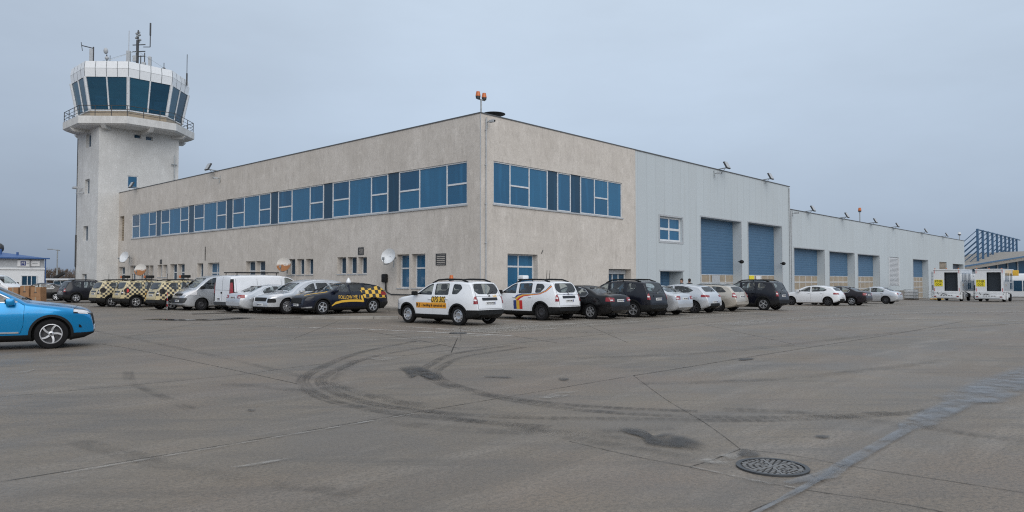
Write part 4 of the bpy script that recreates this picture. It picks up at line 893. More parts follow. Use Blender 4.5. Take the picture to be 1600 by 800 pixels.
def build_car(K, name, label, cat, group):
    """One vehicle at the origin, nose along +x, with its doors, glass, lamps, wheels and seats as parts."""
    root = thing(name, label, cat, (0, 0, 0), 0, group); S = Shape(K); body0 = S.loft(); L = K['L'] / 2; W = K['W'] / 2
    bm = bmesh.new(); bm.from_mesh(body0); bvh = BVHTree.FromBMesh(bm); bm.free()
    def sx(y, z, sg):                          # where the surface is, from the front (+1) or the rear (-1)
        h = bvh.ray_cast(Vector((sg * 5, y, z)), Vector((-sg, 0, 0))); return h[0].x if h[0] else sg * L
    def sy(x, z, sg=1):
        h = bvh.ray_cast(Vector((x, sg * 3, z)), Vector((0, -sg, 0))); return h[0].y if h[0] else sg * W
    def sz(x, y):
        h = bvh.ray_cast(Vector((x, y, 5)), Vector((0, 0, -1))); return h[0].z if h[0] else 1.0
    pm = K['paint']
    wr, ww = K['wheel'][0], K['wheel'][1]; fa, ra = K['axles']; ar = wr + K.get('gap', 0.055)
    wells = [(ringpoly(x, wr, ar), 'y', s * (W - 0.32), s * (W + 0.3)) for x in (fa, ra) for s in (1, -1)]
    wells = [(p, a, min(b, c), max(b, c)) for p, a, b, c in wells]
    cab = S.loft(K['cabin'][0], K['cabin'][1], inset=0.075, zfloor=0.36, top_in=0.055); cab.materials.append(M['cabin'])
    wl = union_prisms(wells); wl.materials.append(M['black'])
    shell = body0.copy(); shell.materials.append(M[pm])
    cuts = [cab, wl]
    side_w = K['windows']; sideC = union_prisms([(rpoly(w[0], w[1]), 'y', -W - 0.2, W + 0.2) for w in side_w]); sideC.materials.append(M['black']); cuts.append(sideC)
    ends = []
    for key in ('screen', 'backlight'):
        if K.get(key): poly, r, a, b = K[key]; ends.append((rpoly(poly, r), 'x', a, b))
    if ends: e = union_prisms(ends); e.materials.append(M['black']); cuts.append(e)
    shell = boolean(shell, cuts, 'DIFFERENCE')
    # doors lifted out of the shell with a real shut gap
    doors = []
    for d in K.get('doors', ()):
        cx = sum(p[0] for p in d) / len(d); cz = sum(p[1] for p in d) / len(d); g = 0.007
        big = [(x + g * (1 if x > cx else -1), z + g * (1 if z > cz else -1)) for x, z in d]
        for s in (1, -1):
            a, b = sorted((s * 0.45, s * (W + 0.2))); doors.append((boolean(shell, [prism(d, 'y', a, b)], 'INTERSECT'), s, d))
        shell = boolean(shell, [union_prisms([(big, 'y', 0.45, W + 0.2), (big, 'y', -W - 0.2, -0.45)])], 'DIFFERENCE')
    def finish(me): 
        if not me.materials: me.materials.append(M[pm])
        soften(me, 28); return me
    bo = link('body', finish(shell), pm, root)
    dobs = []
    for me, s, d in doors:
        if len(me.polygons) < 3: continue
        o = link('door', finish(me), pm, root); dobs.append((o, s, d))
    lay = {}
    def skin(out, inn):
        if (out, inn) not in lay: lay[out, inn] = boolean(inflate(body0, out), [inflate(body0, -inn)], 'DIFFERENCE')
        return lay[out, inn]
    def piece(nm, mat, items, out=0.008, inn=0.012, parent=None, minus=None, ang=35):
        me = boolean(skin(out, inn), [union_prisms(items)], 'INTERSECT')
        if minus: me = boolean(me, [union_prisms(minus)], 'DIFFERENCE')
        if len(me.polygons) == 0: bpy.data.meshes.remove(me); return None
        me.materials.clear(); me.polygons.foreach_set('material_index', [0] * len(me.polygons)); soften(me, ang)
        return link(nm, me, mat, parent or root)
    # glazing, each pane under the door that carries it
    for poly, r, tint in side_w:
        cx = sum(p[0] for p in poly) / len(poly)
        for s in (1, -1):
            a, b = sorted((s * 0.3, s * (W + 0.2))); par = root
            for o, ds, d in dobs:
                if ds == s and min(p[0] for p in d) < cx < max(p[0] for p in d): par = o
            piece('window', tint, [(rpoly(poly, r), 'y', a, b)], -0.004, 0.012, par)
    for key, nm in (('screen', 'windscreen'), ('backlight', 'rear_window')):
        if K.get(key):
            poly, r, a, b = K[key]; g = piece(nm, K.get('tint_' + key, 'car_glass'), [(rpoly(poly, r), 'x', a, b)], -0.004, 0.012)
            wp = MB(); n = 2 if key == 'screen' else 1
            for i in range(n):
                y0 = (0.05 + 0.5 * i) if n == 2 else 0.05; z0 = min(p[1] for p in poly) + 0.02; sg = 1 if key == 'screen' else -1
                P = [(sx(y, z, sg) + sg * 0.022, y, z) for y, z in ((y0 - 0.5 if n == 2 else y0 - 0.36, z0 + (0.03 if n == 2 else 0.07)), (y0 - 0.2, z0 + 0.02), (y0, z0 - 0.03))]
                wp.tube(P, 0.010, n=5)
            wp.build('wiper', 'black', g)
    for lmp in K.get('lamps', ()):             # (name, material, polygon(y,z), x range, mats)
        nm, mat, poly, a, b = lmp[:5]
        for pl in (poly, mirror_x(poly)):
            o = piece(nm, mat, [(rpoly(pl, 0.03, 3), 'x', a, b)], 0.010, 0.02)
            if o and len(lmp) > 5:
                for m2, p2 in lmp[5]:
                    q = p2 if pl is poly else mirror_x(p2); piece('lens', m2, [(rpoly(q, 0.015, 2), 'x', a, b)], 0.014, 0.0, o)
    for nm, mat, poly, axis, a, b, out in K.get('trim', ()):
        mn = [(ringpoly(x, wr, ar - 0.004), 'y', -W - 0.2, W + 0.2) for x in (fa, ra)]
        piece(nm, mat, [(poly, axis, a, b)], out, 0.006, None, mn if axis == 'y' else None)
    if K.get('arch'):
        for x in (fa, ra):
            for s in (1, -1):
                a, b = sorted((s * 0.4, s * (W + 0.2)))
                piece('wheel_arch', K.get('arch_mat', 'black'), [(ringpoly(x, wr, ar + K['arch']), 'y', a, b)], 0.020, 0.004, None, [(ringpoly(x, wr, ar - 0.004), 'y', -W - 0.3, W + 0.3)])
    # wheels
    ty, rm = make_wheel(wr, ww, *K['rim'])
    tk = W - 0.035 - ww / 2
    for x in (fa, ra):
        for s in (1, -1):
            w = empty('wheel', (x, s * tk, wr), 0 if s > 0 else math.pi); w.parent = root; w.rotation_euler.y = random.uniform(0, 1.2)
            link('tyre', ty, 'rubber', w); link('rim', rm, 'alloy', w)
    ax = MB(); ax.cyl((fa, -tk, wr), (fa, tk, wr), 0.05); ax.cyl((ra, -tk, wr), (ra, tk, wr), 0.06); ax.rbox((ra + 0.3, -0.6, 0.17), (fa - 0.45, 0.6, 0.30), 0.04); ax.cyl((ra - 0.35, 0.45, 0.24), (-L + 0.03, 0.45, 0.24), 0.03); ax.build('underbody', 'black', root)
    # mirrors, handles, plates, seats
    mx, mz = K['mirror']
    for s in (1, -1):
        b = MB(); y = abs(sy(mx, mz, s)); b.rbox((mx - 0.09, y + 0.05, mz - 0.07), (mx + 0.09, y + 0.24, mz + 0.09), 0.045); 
        if s < 0: b.v = [(p[0], -p[1], p[2]) for p in b.v]
        o = b.build('mirror', K.get('mirror_mat', pm), root, 40)
        b = MB(); b.rbox((mx - 0.03, y - 0.03, mz - 0.06), (mx + 0.04, y + 0.08, mz - 0.01), 0.015); b.rbox((mx - 0.10, y + 0.07, mz - 0.045), (mx - 0.088, y + 0.22, mz + 0.065), 0.005)
        if s < 0: b.v = [(p[0], -p[1], p[2]) for p in b.v]
        b.build('arm', 'black', o)
    for i, (hx, hz) in enumerate(K.get('handles', ())):
        for s in (1, -1):
            b = MB(); y = sy(hx, hz, s); a, c = sorted((y - s * 0.005, y + s * 0.03)); b.rbox((hx - 0.09, a, hz - 0.017), (hx + 0.09, c, hz + 0.017), 0.012)
            par = [o for o, ds, d in dobs if ds == s and min(p[0] for p in d) < hx < max(p[0] for p in d)]
            b.build('handle', K.get('handle_mat', pm), par[0] if par else root, 40)
    for sg, (py, pz, pw, ph) in (K.get('plates') or {}).items():
        b = MB(); xa = sx(py, pz, sg); a, c = sorted((xa - sg * 0.02, xa + sg * 0.022)); b.rbox((a, py - pw / 2, pz - ph / 2), (c, py + pw / 2, pz + ph / 2), 0.008)
        o = b.build('number_plate', 'plate', root); k = MB(); e = xa + sg * 0.0245; random.seed(int(pz * 1000) + len(label))
        xx = py - pw / 2 + 0.05
        k.box((min(e, e - sg * 0.003), py - pw / 2 + 0.004, pz - ph * 0.44), (max(e, e - sg * 0.003), py - pw / 2 + 0.04, pz + ph * 0.44), 1)
        while xx < py + pw / 2 - 0.05:          # worn, unreadable characters
            wdt = random.choice((0.03, 0.035, 0.025)); k.box((min(e, e - sg * 0.003), xx, pz - ph * 0.3), (max(e, e - sg * 0.003), xx + wdt * 0.45, pz + ph * 0.3)); k.box((min(e, e - sg * 0.003), xx + wdt * 0.5, pz + ph * 0.1 * random.choice((-2, 0, 1))), (max(e, e - sg * 0.003), xx + wdt, pz + ph * 0.3))
            xx += wdt + 0.014
        k.build('plate_lettering', ['ink', 'navy_film'], o)
    sm = MB()
    for x, rows in K.get('seats', ()):
        for y in rows:
            b = MB(); zb = K.get('seat_z', 0.42)
            b.rbox((x - 0.05, y - 0.25, zb), (x + 0.45, y + 0.25, zb + 0.24), 0.06); b.X = Matrix.Translation((x - 0.02, y, zb + 0.2)) @ Matrix.Rotation(R(-14), 4, 'Y')
            b.rbox((-0.08, -0.24, 0), (0.07, 0.24, 0.60), 0.06); b.rbox((-0.06, -0.13, 0.63), (0.05, 0.13, 0.84), 0.045); b.build('seat', 'cabin', root, 40)
    if K.get('wheel_pos'):
        x, z = K['wheel_pos']; b = MB(); b.X = Matrix.Translation((x, 0.36, z)) @ Matrix.Rotation(R(-62), 4, 'Y')
        b.lathe([(0.185 + 0.016 * math.cos(q), 0.016 * math.sin(q)) for q in (0, 1.05, 2.1, 3.14, 4.2, 5.25)], 'z', 24); b.box((-0.18, -0.02, -0.01), (0.18, 0.02, 0.01)); b.box((-0.02, -0.18, -0.01), (0.02, 0.0, 0.01)); b.build('steering_wheel', 'black', root)
        b = MB(); b.rbox((x + 0.08, -0.62, 0.62), (min(K['cabin'][1] - 0.02, x + 0.5), 0.62, z + 0.06), 0.08); b.build('dashboard', 'cabin', root, 40)
    if K.get('rails'):
        xa, xb, yr, lift = K['rails']
        for s in (1, -1):
            b = MB(); pts = []
            for i in range(13):
                f = i / 12; x = xa + (xb - xa) * f; e = min(1, 6 * f, 6 * (1 - f)); z = sz(x, s * yr); pts.append((x, s * yr, z + (lift * e) - 0.01 + 0.012))
            b.tube(pts, 0.033, 8); 
            for f in (0.5,): x = xa + (xb - xa) * f; b.cyl((x, s * yr, sz(x, s * yr)), (x, s * yr, sz(x, s * yr) + lift), 0.02)
            b.build('roof_rail', K.get('rail_mat', 'black'), root, 50)
    if K.get('extra'): K['extra'](root, bo, dobs, dict(piece=piece, sx=sx, sy=sy, sz=sz, W=W, L=L))
    for m in lay.values(): bpy.data.meshes.remove(m)
    bpy.data.meshes.remove(body0)
    return root
def drape_text(s, size, x, z, root, sy, side=1, mat='ink', bold=0.0, name='lettering', flip=True, align='CENTER', sxw=1.0):
    """Lettering laid on the flank: reads towards the rear on the left side."""
    me = text_mesh(s, size, bold, 0.0, align)
    for v in me.vertices:
        px = x - v.co.x * sxw * side; pz = z + v.co.y; v.co = Vector((px, sy(px, pz, side) + side * 0.009, pz))
    return link(name, me, mat, root)
def seam_line(piece, pts, w, parent, axis='y', a=0.3, b=1.2, mat='black'):
    pl = []
    for (x, z), (x2, z2) in zip(pts, pts[1:]):
        d = Vector((x2 - x, z2 - z)).normalized() * 0.5 * w; n = Vector((-d.y, d.x))
        pl.append(([(x + n.x, z + n.y), (x - n.x, z - n.y), (x2 - n.x, z2 - n.y), (x2 + n.x, z2 + n.y)], axis, a, b))
    for q in pl: piece('seam', mat, [q], 0.0025, 0.004, parent)

SIDE_SUV = [(0.15, .90), (0.32, .955), (0.55, .985), (0.80, 1.0), (0.95, .985), (1.06, .955), (1.20, .905), (1.45, .80), (1.60, .73), (1.75, .66)]
SIDE_CAR = [(0.12, .90), (0.28, .955), (0.45, .985), (0.65, 1.0), (0.80, .985), (0.92, .95), (1.02, .90), (1.25, .775), (1.40, .69), (1.55, .60)]
SIDE_VAN = [(0.15, .92), (0.32, .965), (0.55, .99), (0.85, 1.0), (1.10, .99), (1.3, .965), (1.6, .92), (1.85, .875), (2.0, .83), (2.2, .78)]
def spec_boxy():
    """Compact boxy off-road car with roof rails."""
    K = dict(L=4.32, W=1.83, belt=1.03, wheel=(0.345, 0.215), axles=(1.325, -1.355), nose=(0.75, 0.30, 2.2), tail=(0.75, 0.24, 2.2), r=0.10, side=SIDE_SUV,
        top=[(2.16, .58), (2.155, .72), (2.12, .88), (2.03, .97), (1.85, 1.02), (1.45, 1.075), (1.10, 1.12), (0.98, 1.14), (0.62, 1.35), (0.34, 1.50), (0.20, 1.555), (-0.05, 1.60), (-0.60, 1.63), (-1.30, 1.615), (-1.72, 1.575), (-1.80, 1.55), (-1.93, 1.28), (-2.03, 1.08), (-2.10, 1.02), (-2.135, .85), (-2.15, .70), (-2.16, .60)],
        bot=[(2.16, .36), (2.0, .27), (1.7, .22), (-1.7, .24), (-2.0, .30), (-2.16, .40)], cabin=(-1.90, 0.98),
        windows=[([(0.82, 1.10), (0.30, 1.42), (0.12, 1.49), (0.03, 1.50), (0.00, 1.08)], .05, 'car_glass'), ([(-0.14, 1.08), (-0.10, 1.50), (-0.80, 1.51), (-0.86, 1.09)], .06, 'car_glass'), ([(-1.03, 1.11), (-1.01, 1.49), (-1.36, 1.47), (-1.50, 1.34), (-1.30, 1.12)], .07, 'car_glass')],
        screen=([(-.66, 1.15), (.66, 1.15), (.56, 1.50), (-.56, 1.50)], .08, 0.24, 1.3), backlight=([(-.50, 1.12), (.50, 1.12), (.64, 1.24), (.56, 1.50), (-.56, 1.50), (-.64, 1.24)], .09, -2.3, -1.66),
        doors=[[(0.93, .62), (0.95, 1.03), (0.86, 1.10), (0.32, 1.465), (0.10, 1.545), (-0.06, 1.555), (-0.07, .36), (0.80, .36)], [(-0.085, .36), (-0.075, 1.555), (-0.86, 1.555), (-0.94, 1.05), (-0.92, .72), (-0.86, .50), (-0.80, .36)]],
        handles=[(0.07, .93), (-0.80, .94)], mirror=(0.80, 1.13), mirror_mat='black', seats=[(0.05, (.37, -.37)), (-0.85, (.38, 0, -.38))], wheel_pos=(0.62, 1.02), seat_z=0.46,
        lamps=[('tail_light', 'red_lens', [(0.66, .78), (0.67, 1.07), (1.0, 1.09), (1.0, .78)], -2.3, -2.03, [('white_lens', [(0.70, .89), (0.70, .94), (0.79, .94), (0.79, .89)])]), ('headlight', 'white_lens', [(0.50, .74), (0.46, .90), (1.0, .96), (1.0, .74)], 1.82, 2.3)],
        trim=[('grille', 'black', rpoly([(-.44, .72), (.44, .72), (.48, .88), (-.48, .88)], .04), 'x', 1.7, 2.4, 0.012), ('bumper', 'black', [(1.62, .2), (2.4, .2), (2.4, .52), (1.76, .52)], 'y', -1.2, 1.2, 0.012), ('bumper', 'black', [(-1.75, .2), (-2.4, .2), (-2.4, .56), (-1.78, .56)], 'y', -1.2, 1.2, 0.014), ('sill', 'black', [(-1.0, .1), (1.0, .1), (1.0, .375), (-1.0, .375)], 'y', -1.2, 1.2, 0.012), ('tailgate_strip', 'black_gloss', rpoly([(-.40, .90), (.40, .90), (.40, 1.0), (-.40, 1.0)], .02), 'x', -2.4, -1.7, 0.014)],
        arch=0.055, rim=('spoke', 6, 'alloy'), plates={-1: (0, .80, .50, .11), 1: (0, .50, .5, .11)}, rails=(0.22, -1.60, .60, .068), paint='white')
    def seams(root, bo, dobs, q):
        p = q['piece']; 
        for s in (1, -1): seam_line(p, [(s * .65, .60), (s * .64, 1.08), (s * .60, 1.50)], 0.012, bo, 'x', -2.5, -1.6)
        seam_line(p, [(-.65, .60), (.65, .60)], 0.012, bo, 'x', -2.5, -1.6); seam_line(p, [(-.66, 1.05), (.66, 1.05)], 0.01, bo, 'x', -2.5, -1.6)
        b = MB(); x = q['sx'](0, 1.10, -1); b.lathe([(0.001, -.006), (.045, -.006), (.045, .006), (.001, .006)], 'z', 16); o = b.build('badge', 'steel', bo); o.location = (q['sx'](0, 1.03, -1) - 0.004, 0, 1.055); o.rotation_euler.y = R(80)
    K['extra'] = seams; return K
def spec_sleek(L=4.45, W=1.86, H=1.63):
    """Rounded modern sports utility car."""
    h = H - 1.63
    return dict(L=L, W=W, belt=1.02, wheel=(0.352, 0.225), axles=(1.36, -1.34), nose=(0.75, 0.26, 2.3), tail=(0.6, 0.20, 2.2), r=0.11, side=SIDE_SUV,
        top=[(L/2, .50), (L/2-.01, .66), (L/2-.05, .82), (L/2-.16, .92), (L/2-.45, .99), (L/2-.95, 1.065), (L/2-1.18, 1.10), (L/2-1.55, 1.31 + h), (L/2-1.88, 1.48 + h), (L/2-2.15, 1.57 + h), (-.15, 1.62 + h), (-.7, 1.63 + h), (-1.3, 1.59 + h), (-1.72, 1.52 + h), (-1.92, 1.35), (-L/2+.14, 1.10), (-L/2+.06, .98), (-L/2+.02, .84), (-L/2, .62)],
        bot=[(L/2, .34), (L/2-.2, .24), (L/2-.5, .20), (-L/2+.5, .22), (-L/2+.2, .28), (-L/2, .42)], cabin=(-1.85, L/2-1.16),
        windows=[([(0.78, 1.09), (0.28, 1.40), (0.08, 1.47), (-0.02, 1.48), (-0.05, 1.07)], .05, 'car_glass'), ([(-0.15, 1.07), (-0.12, 1.49), (-0.75, 1.49), (-0.98, 1.10)], .05, 'dark_car_glass'), ([(-1.08, 1.12), (-0.90, 1.48), (-1.30, 1.44), (-1.52, 1.28), (-1.48, 1.16)], .05, 'dark_car_glass')],
        screen=([(-.68, 1.12), (.68, 1.12), (.56, 1.50), (-.56, 1.50)], .08, 0.12, 1.2), backlight=([(-.60, 1.14), (.60, 1.14), (.52, 1.44), (-.52, 1.44)], .09, -2.4, -1.60), tint_backlight='dark_car_glass',
        doors=[[(0.93, .60), (0.95, 1.02), (0.84, 1.09), (0.30, 1.445), (0.08, 1.53), (-0.09, 1.535), (-0.10, .36), (0.86, .36)], [(-0.115, .36), (-0.105, 1.535), (-0.84, 1.535), (-1.02, 1.08), (-0.98, .72), (-0.90, .50), (-0.84, .36)]],
        handles=[(0.04, .94), (-0.84, .96)], mirror=(0.76, 1.10), seats=[(0.0, (.37, -.37)), (-0.9, (.38, 0, -.38))], wheel_pos=(0.58, 1.0), seat_z=0.44,
        lamps=[('tail_light', 'red_lens', [(0.52, .90), (0.52, 1.04), (1.0, 1.06), (1.0, .88)], -2.4, -1.85), ('headlight', 'white_lens', [(0.46, .76), (0.44, .84), (1.0, .93), (1.0, .80)], L/2-.48, 2.4)],
        trim=[('grille', 'black', rpoly([(-.46, .52), (.46, .52), (.52, .80), (-.52, .80)], .05), 'x', 1.4, 2.5, 0.010), ('bumper', 'black', [(1.70, .15), (2.5, .15), (2.5, .36), (1.85, .36)], 'y', -1.2, 1.2, 0.010), ('bumper', 'black', [(-1.78, .2), (-2.5, .2), (-2.5, .55), (-1.85, .55)], 'y', -1.2, 1.2, 0.012), ('sill', 'black', [(-1.0, .1), (1.0, .1), (1.0, .34), (-1.0, .34)], 'y', -1.2, 1.2, 0.010)],
        arch=0.05, rim=('twin', 5, 'alloy'), plates={-1: (0, .72, .50, .11), 1: (0, .46, .5, .11)}, paint='graphite')
def spec_saloon(L=4.55, W=1.79, boot=1.06):
    return dict(L=L, W=W, belt=0.93, wheel=(0.318, 0.205), axles=(1.36, -1.30), nose=(0.75, 0.26, 2.3), tail=(0.65, 0.20, 2.3), r=0.10, side=SIDE_CAR,
        top=[(L/2, .48), (L/2-.01, .62), (L/2-.07, .74), (L/2-.22, .80), (L/2-.6, .87), (L/2-1.12, .945), (L/2-1.28, .975), (L/2-1.66, 1.20), (L/2-1.95, 1.34), (L/2-2.15, 1.395), (-.12, 1.43), (-.55, 1.42), (-.90, 1.375), (-1.20, 1.27), (-1.58, 1.09), (-1.72, boot - .01), (-L/2+.14, boot - .03), (-L/2+.05, boot - .10), (-L/2+.015, .82), (-L/2, .58)],
        bot=[(L/2, .32), (L/2-.2, .22), (L/2-.5, .18), (-L/2+.5, .20), (-L/2+.2, .26), (-L/2, .38)], cabin=(-1.42, L/2-1.26),
        windows=[([(0.78, .965), (0.30, 1.235), (0.10, 1.31), (0.0, 1.32), (-0.03, .955)], .05, 'car_glass'), ([(-0.13, .955), (-0.10, 1.32), (-0.55, 1.315), (-0.95, 1.21), (-1.12, 1.07), (-1.06, .97)], .05, 'car_glass')],
        screen=([(-.64, 1.0), (.64, 1.0), (.53, 1.325), (-.53, 1.325)], .07, 0.14, 1.2), backlight=([(-.60, boot + .02), (.60, boot + .02), (.50, 1.335), (-.50, 1.335)], .08, -1.75, -0.88),
        doors=[[(0.92, .55), (0.93, .92), (0.84, .97), (0.32, 1.275), (0.10, 1.36), (-0.07, 1.37), (-0.08, .33), (0.86, .33)], [(-0.095, .33), (-0.085, 1.37), (-0.60, 1.36), (-1.02, 1.235), (-1.17, 1.06), (-1.02, .84), (-0.94, .62), (-0.86, .33)]],
        handles=[(0.05, .84), (-0.94, .87)], mirror=(0.76, .99), seats=[(0.0, (.35, -.35)), (-0.85, (.36, -.36))], wheel_pos=(0.58, .86), seat_z=0.32,
        lamps=[('tail_light', 'red_lens', [(0.46, .74), (0.44, .90), (1.0, .93), (1.0, .76)], -2.5, -2.06, [('white_lens', [(0.56, .78), (0.56, .83), (0.72, .83), (0.72, .78)])]), ('headlight', 'white_lens', [(0.44, .60), (0.42, .72), (1.0, .80), (1.0, .62)], L/2-.5, 2.5)],
        trim=[('grille', 'black', rpoly([(-.42, .50), (.42, .50), (.44, .70), (-.44, .70)], .04), 'x', 1.4, 2.6, 0.008)],
        rim=('twin', 5, 'alloy'), plates={-1: (0, .78, .50, .11), 1: (0, .42, .5, .11)}, paint='silver')
def spec_hatch(L=4.07, W=1.75, H=1.45):
    d = H - 1.45
    return dict(L=L, W=W, belt=0.95, wheel=(0.312, 0.205), axles=(1.24, -1.32), nose=(0.7, 0.27, 2.3), tail=(0.6, 0.20, 2.2), r=0.10, side=SIDE_CAR,
        top=[(L/2, .48), (L/2-.01, .64), (L/2-.07, .78), (L/2-.2, .86), (L/2-.55, .94), (L/2-.9, 1.0), (L/2-1.05, 1.03), (L/2-1.40, 1.24 + d), (L/2-1.72, 1.38 + d), (L/2-1.95, 1.42 + d), (-.25, 1.45 + d), (-.8, 1.43 + d), (-1.35, 1.36 + d), (-1.52, 1.32 + d), (-L/2+.28, 1.10), (-L/2+.12, .98), (-L/2+.05, .88), (-L/2+.01, .72), (-L/2, .60)],
        bot=[(L/2, .32), (L/2-.2, .22), (L/2-.5, .18), (-L/2+.5, .20), (-L/2+.2, .27), (-L/2, .38)], cabin=(-1.62, L/2-1.03),
        windows=[([(0.72, 1.0), (0.22, 1.26), (0.02, 1.33), (-0.08, 1.335), (-0.11, .98)], .05, 'car_glass'), ([(-0.20, .98), (-0.18, 1.34), (-0.62, 1.335), (-0.98, 1.26), (-1.26, 1.12), (-1.06, 1.02)], .06, 'car_glass')],
        screen=([(-.62, 1.06), (.62, 1.06), (.52, 1.345), (-.52, 1.345)], .07, 0.05, 1.05), backlight=([(-.54, 1.06), (.54, 1.06), (.48, 1.29), (-.48, 1.29)], .09, -2.2, -1.42), tint_backlight='dark_car_glass',
        doors=[[(0.86, .55), (0.88, .96), (0.78, 1.01), (0.24, 1.30), (0.02, 1.375), (-0.15, 1.38), (-0.16, .33), (0.80, .33)], [(-0.175, .33), (-0.165, 1.38), (-0.66, 1.37), (-1.05, 1.28), (-1.06, .98), (-1.02, .80), (-0.94, .60), (-0.88, .33)]],
        handles=[(-0.03, .88), (-0.9, .90)], mirror=(0.70, 1.02), seats=[(-0.1, (.35, -.35)), (-0.9, (.36, -.36))], wheel_pos=(0.50, .90), seat_z=0.34,
        lamps=[('tail_light', 'red_lens', [(0.50, .80), (0.46, .89), (1.0, .94), (1.0, .81)], -2.3, -1.70), ('headlight', 'white_lens', [(0.44, .66), (0.42, .78), (1.0, .86), (1.0, .68)], L/2-.5, 2.4)],
        trim=[('grille', 'black', rpoly([(-.40, .42), (.40, .42), (.44, .60), (-.44, .60)], .04), 'x', 1.3, 2.4, 0.008), ('bumper', 'black', rpoly([(-.55, .2), (.55, .2), (.45, .50), (-.45, .50)], .05), 'x', -2.4, -1.6, 0.010)],
        rim=('spoke', 7, 'steel_rim'), plates={-1: (0, .56, .50, .11), 1: (0, .42, .5, .11)}, paint='silver_light')
def spec_wagon():
    K = spec_saloon(4.5, 1.75, 1.0); L = K['L']
    K['top'] = K['top'][:11] + [(-.6, 1.43), (-1.2, 1.40), (-1.70, 1.345), (-1.80, 1.32), (-2.05, 1.06), (-2.13, .98), (-2.19, .86), (-L/2 + .01, .70), (-L/2, .58)]
    K['cabin'] = (-1.95, L/2 - 1.26)
    K['windows'] = [K['windows'][0], ([(-0.13, .955), (-0.10, 1.32), (-0.70, 1.315), (-0.92, .97)], .05, 'car_glass'), ([(-1.05, .98), (-0.86, 1.31), (-1.38, 1.28), (-1.70, 1.05), (-1.66, 1.0)], .05, 'dark_car_glass')]
    K['doors'] = [K['doors'][0], [(-0.095, .33), (-0.085, 1.37), (-0.78, 1.365), (-0.99, 1.0), (-0.98, .84), (-0.92, .62), (-0.86, .33)]]
    K['backlight'] = ([(-.58, 1.02), (.58, 1.02), (.50, 1.29), (-.50, 1.29)], .08, -2.4, -1.70)
    K['lamps'][0] = ('tail_light', 'red_lens', [(0.60, .72), (0.62, .98), (1.0, 1.0), (1.0, .80)], -2.5, -2.04, [('white_lens', [(0.66, .82), (0.66, .89), (0.78, .89), (0.78, .82)])])
    K['rails'] = (0.1, -1.6, .52, .04); K['rail_mat'] = 'steel'; K['paint'] = 'beige'; K['rim'] = ('steel', 5, 'steel_rim'); return K
def spec_van(panel=True):
    L = 4.80; W = 1.92
    wins = [([(1.62, 1.17), (1.05, 1.66), (0.78, 1.76), (0.62, 1.77), (0.60, 1.13)], .06, 'car_glass')]
    if not panel: wins.append(([(0.30, 1.14), (0.30, 1.70), (-0.75, 1.70), (-0.75, 1.14)], .07, 'dark_car_glass'))
    return dict(L=L, W=W, belt=1.10, wheel=(0.325, 0.215), axles=(1.47, -1.62), nose=(0.85, 0.24, 2.3), tail=(0.35, 0.06, 2.0), r=0.13, crown=0.045, side=SIDE_VAN,
        top=[(2.40, .52), (2.39, .72), (2.33, .88), (2.22, .98), (1.95, 1.13), (1.80, 1.20), (1.30, 1.62), (1.05, 1.79), (0.80, 1.87), (0.4, 1.91), (-.6, 1.93), (-1.8, 1.91), (-2.28, 1.87), (-2.35, 1.80), (-2.375, 1.4), (-2.39, .9), (-2.40, .60)],
        bot=[(2.40, .32), (2.2, .22), (1.9, .2), (-2.0, .24), (-2.40, .36)], cabin=(0.25 if panel else -2.25, 1.82), windows=wins,
        screen=([(-.72, 1.22), (.72, 1.22), (.64, 1.74), (-.64, 1.74)], .1, 0.9, 2.0), backlight=None if panel else ([(-.7, 1.15), (.7, 1.15), (.64, 1.7), (-.64, 1.7)], .07, -2.5, -2.2),
        doors=[[(1.62, .82), (1.66, 1.10), (1.62, 1.19), (1.05, 1.70), (0.78, 1.80), (0.50, 1.81), (0.48, .36), (1.0, .36), (1.10, .58)]],
        handles=[(0.62, 1.0)], mirror=(1.50, 1.22), mirror_mat='black', handle_mat='black', seats=[(0.75, (.45, -.2, -.6))], wheel_pos=(1.30, 1.08), seat_z=0.55,
        lamps=[('tail_light', 'red_lens', [(0.80, .95), (0.80, 1.50), (1.0, 1.50), (1.0, .95)], -2.6, -2.26), ('headlight', 'white_lens', [(0.52, .80), (0.50, .94), (1.1, 1.16), (1.1, .86)], 1.75, 2.6)],
        trim=[('grille', 'black', rpoly([(-.46, .80), (.46, .80), (.5, .92), (-.5, .92)], .04), 'x', 1.6, 2.6, 0.010), ('bumper', 'dark_metal', rpoly([(-.75, .40), (.75, .40), (.84, .68), (-.84, .68)], .06), 'x', 1.7, 2.6, 0.012), ('bumper', 'dark_metal', [(-2.1, .2), (-2.6, .2), (-2.6, .52), (-2.1, .52)], 'y', -1.2, 1.2, 0.014)],
        rim=('steel', 5, 'steel_rim'), plates={-1: (.35, .66, .34, .16) if panel else (0, .66, .5, .11), 1: (0, .52, .5, .11)}, paint='white' if panel else 'silver')
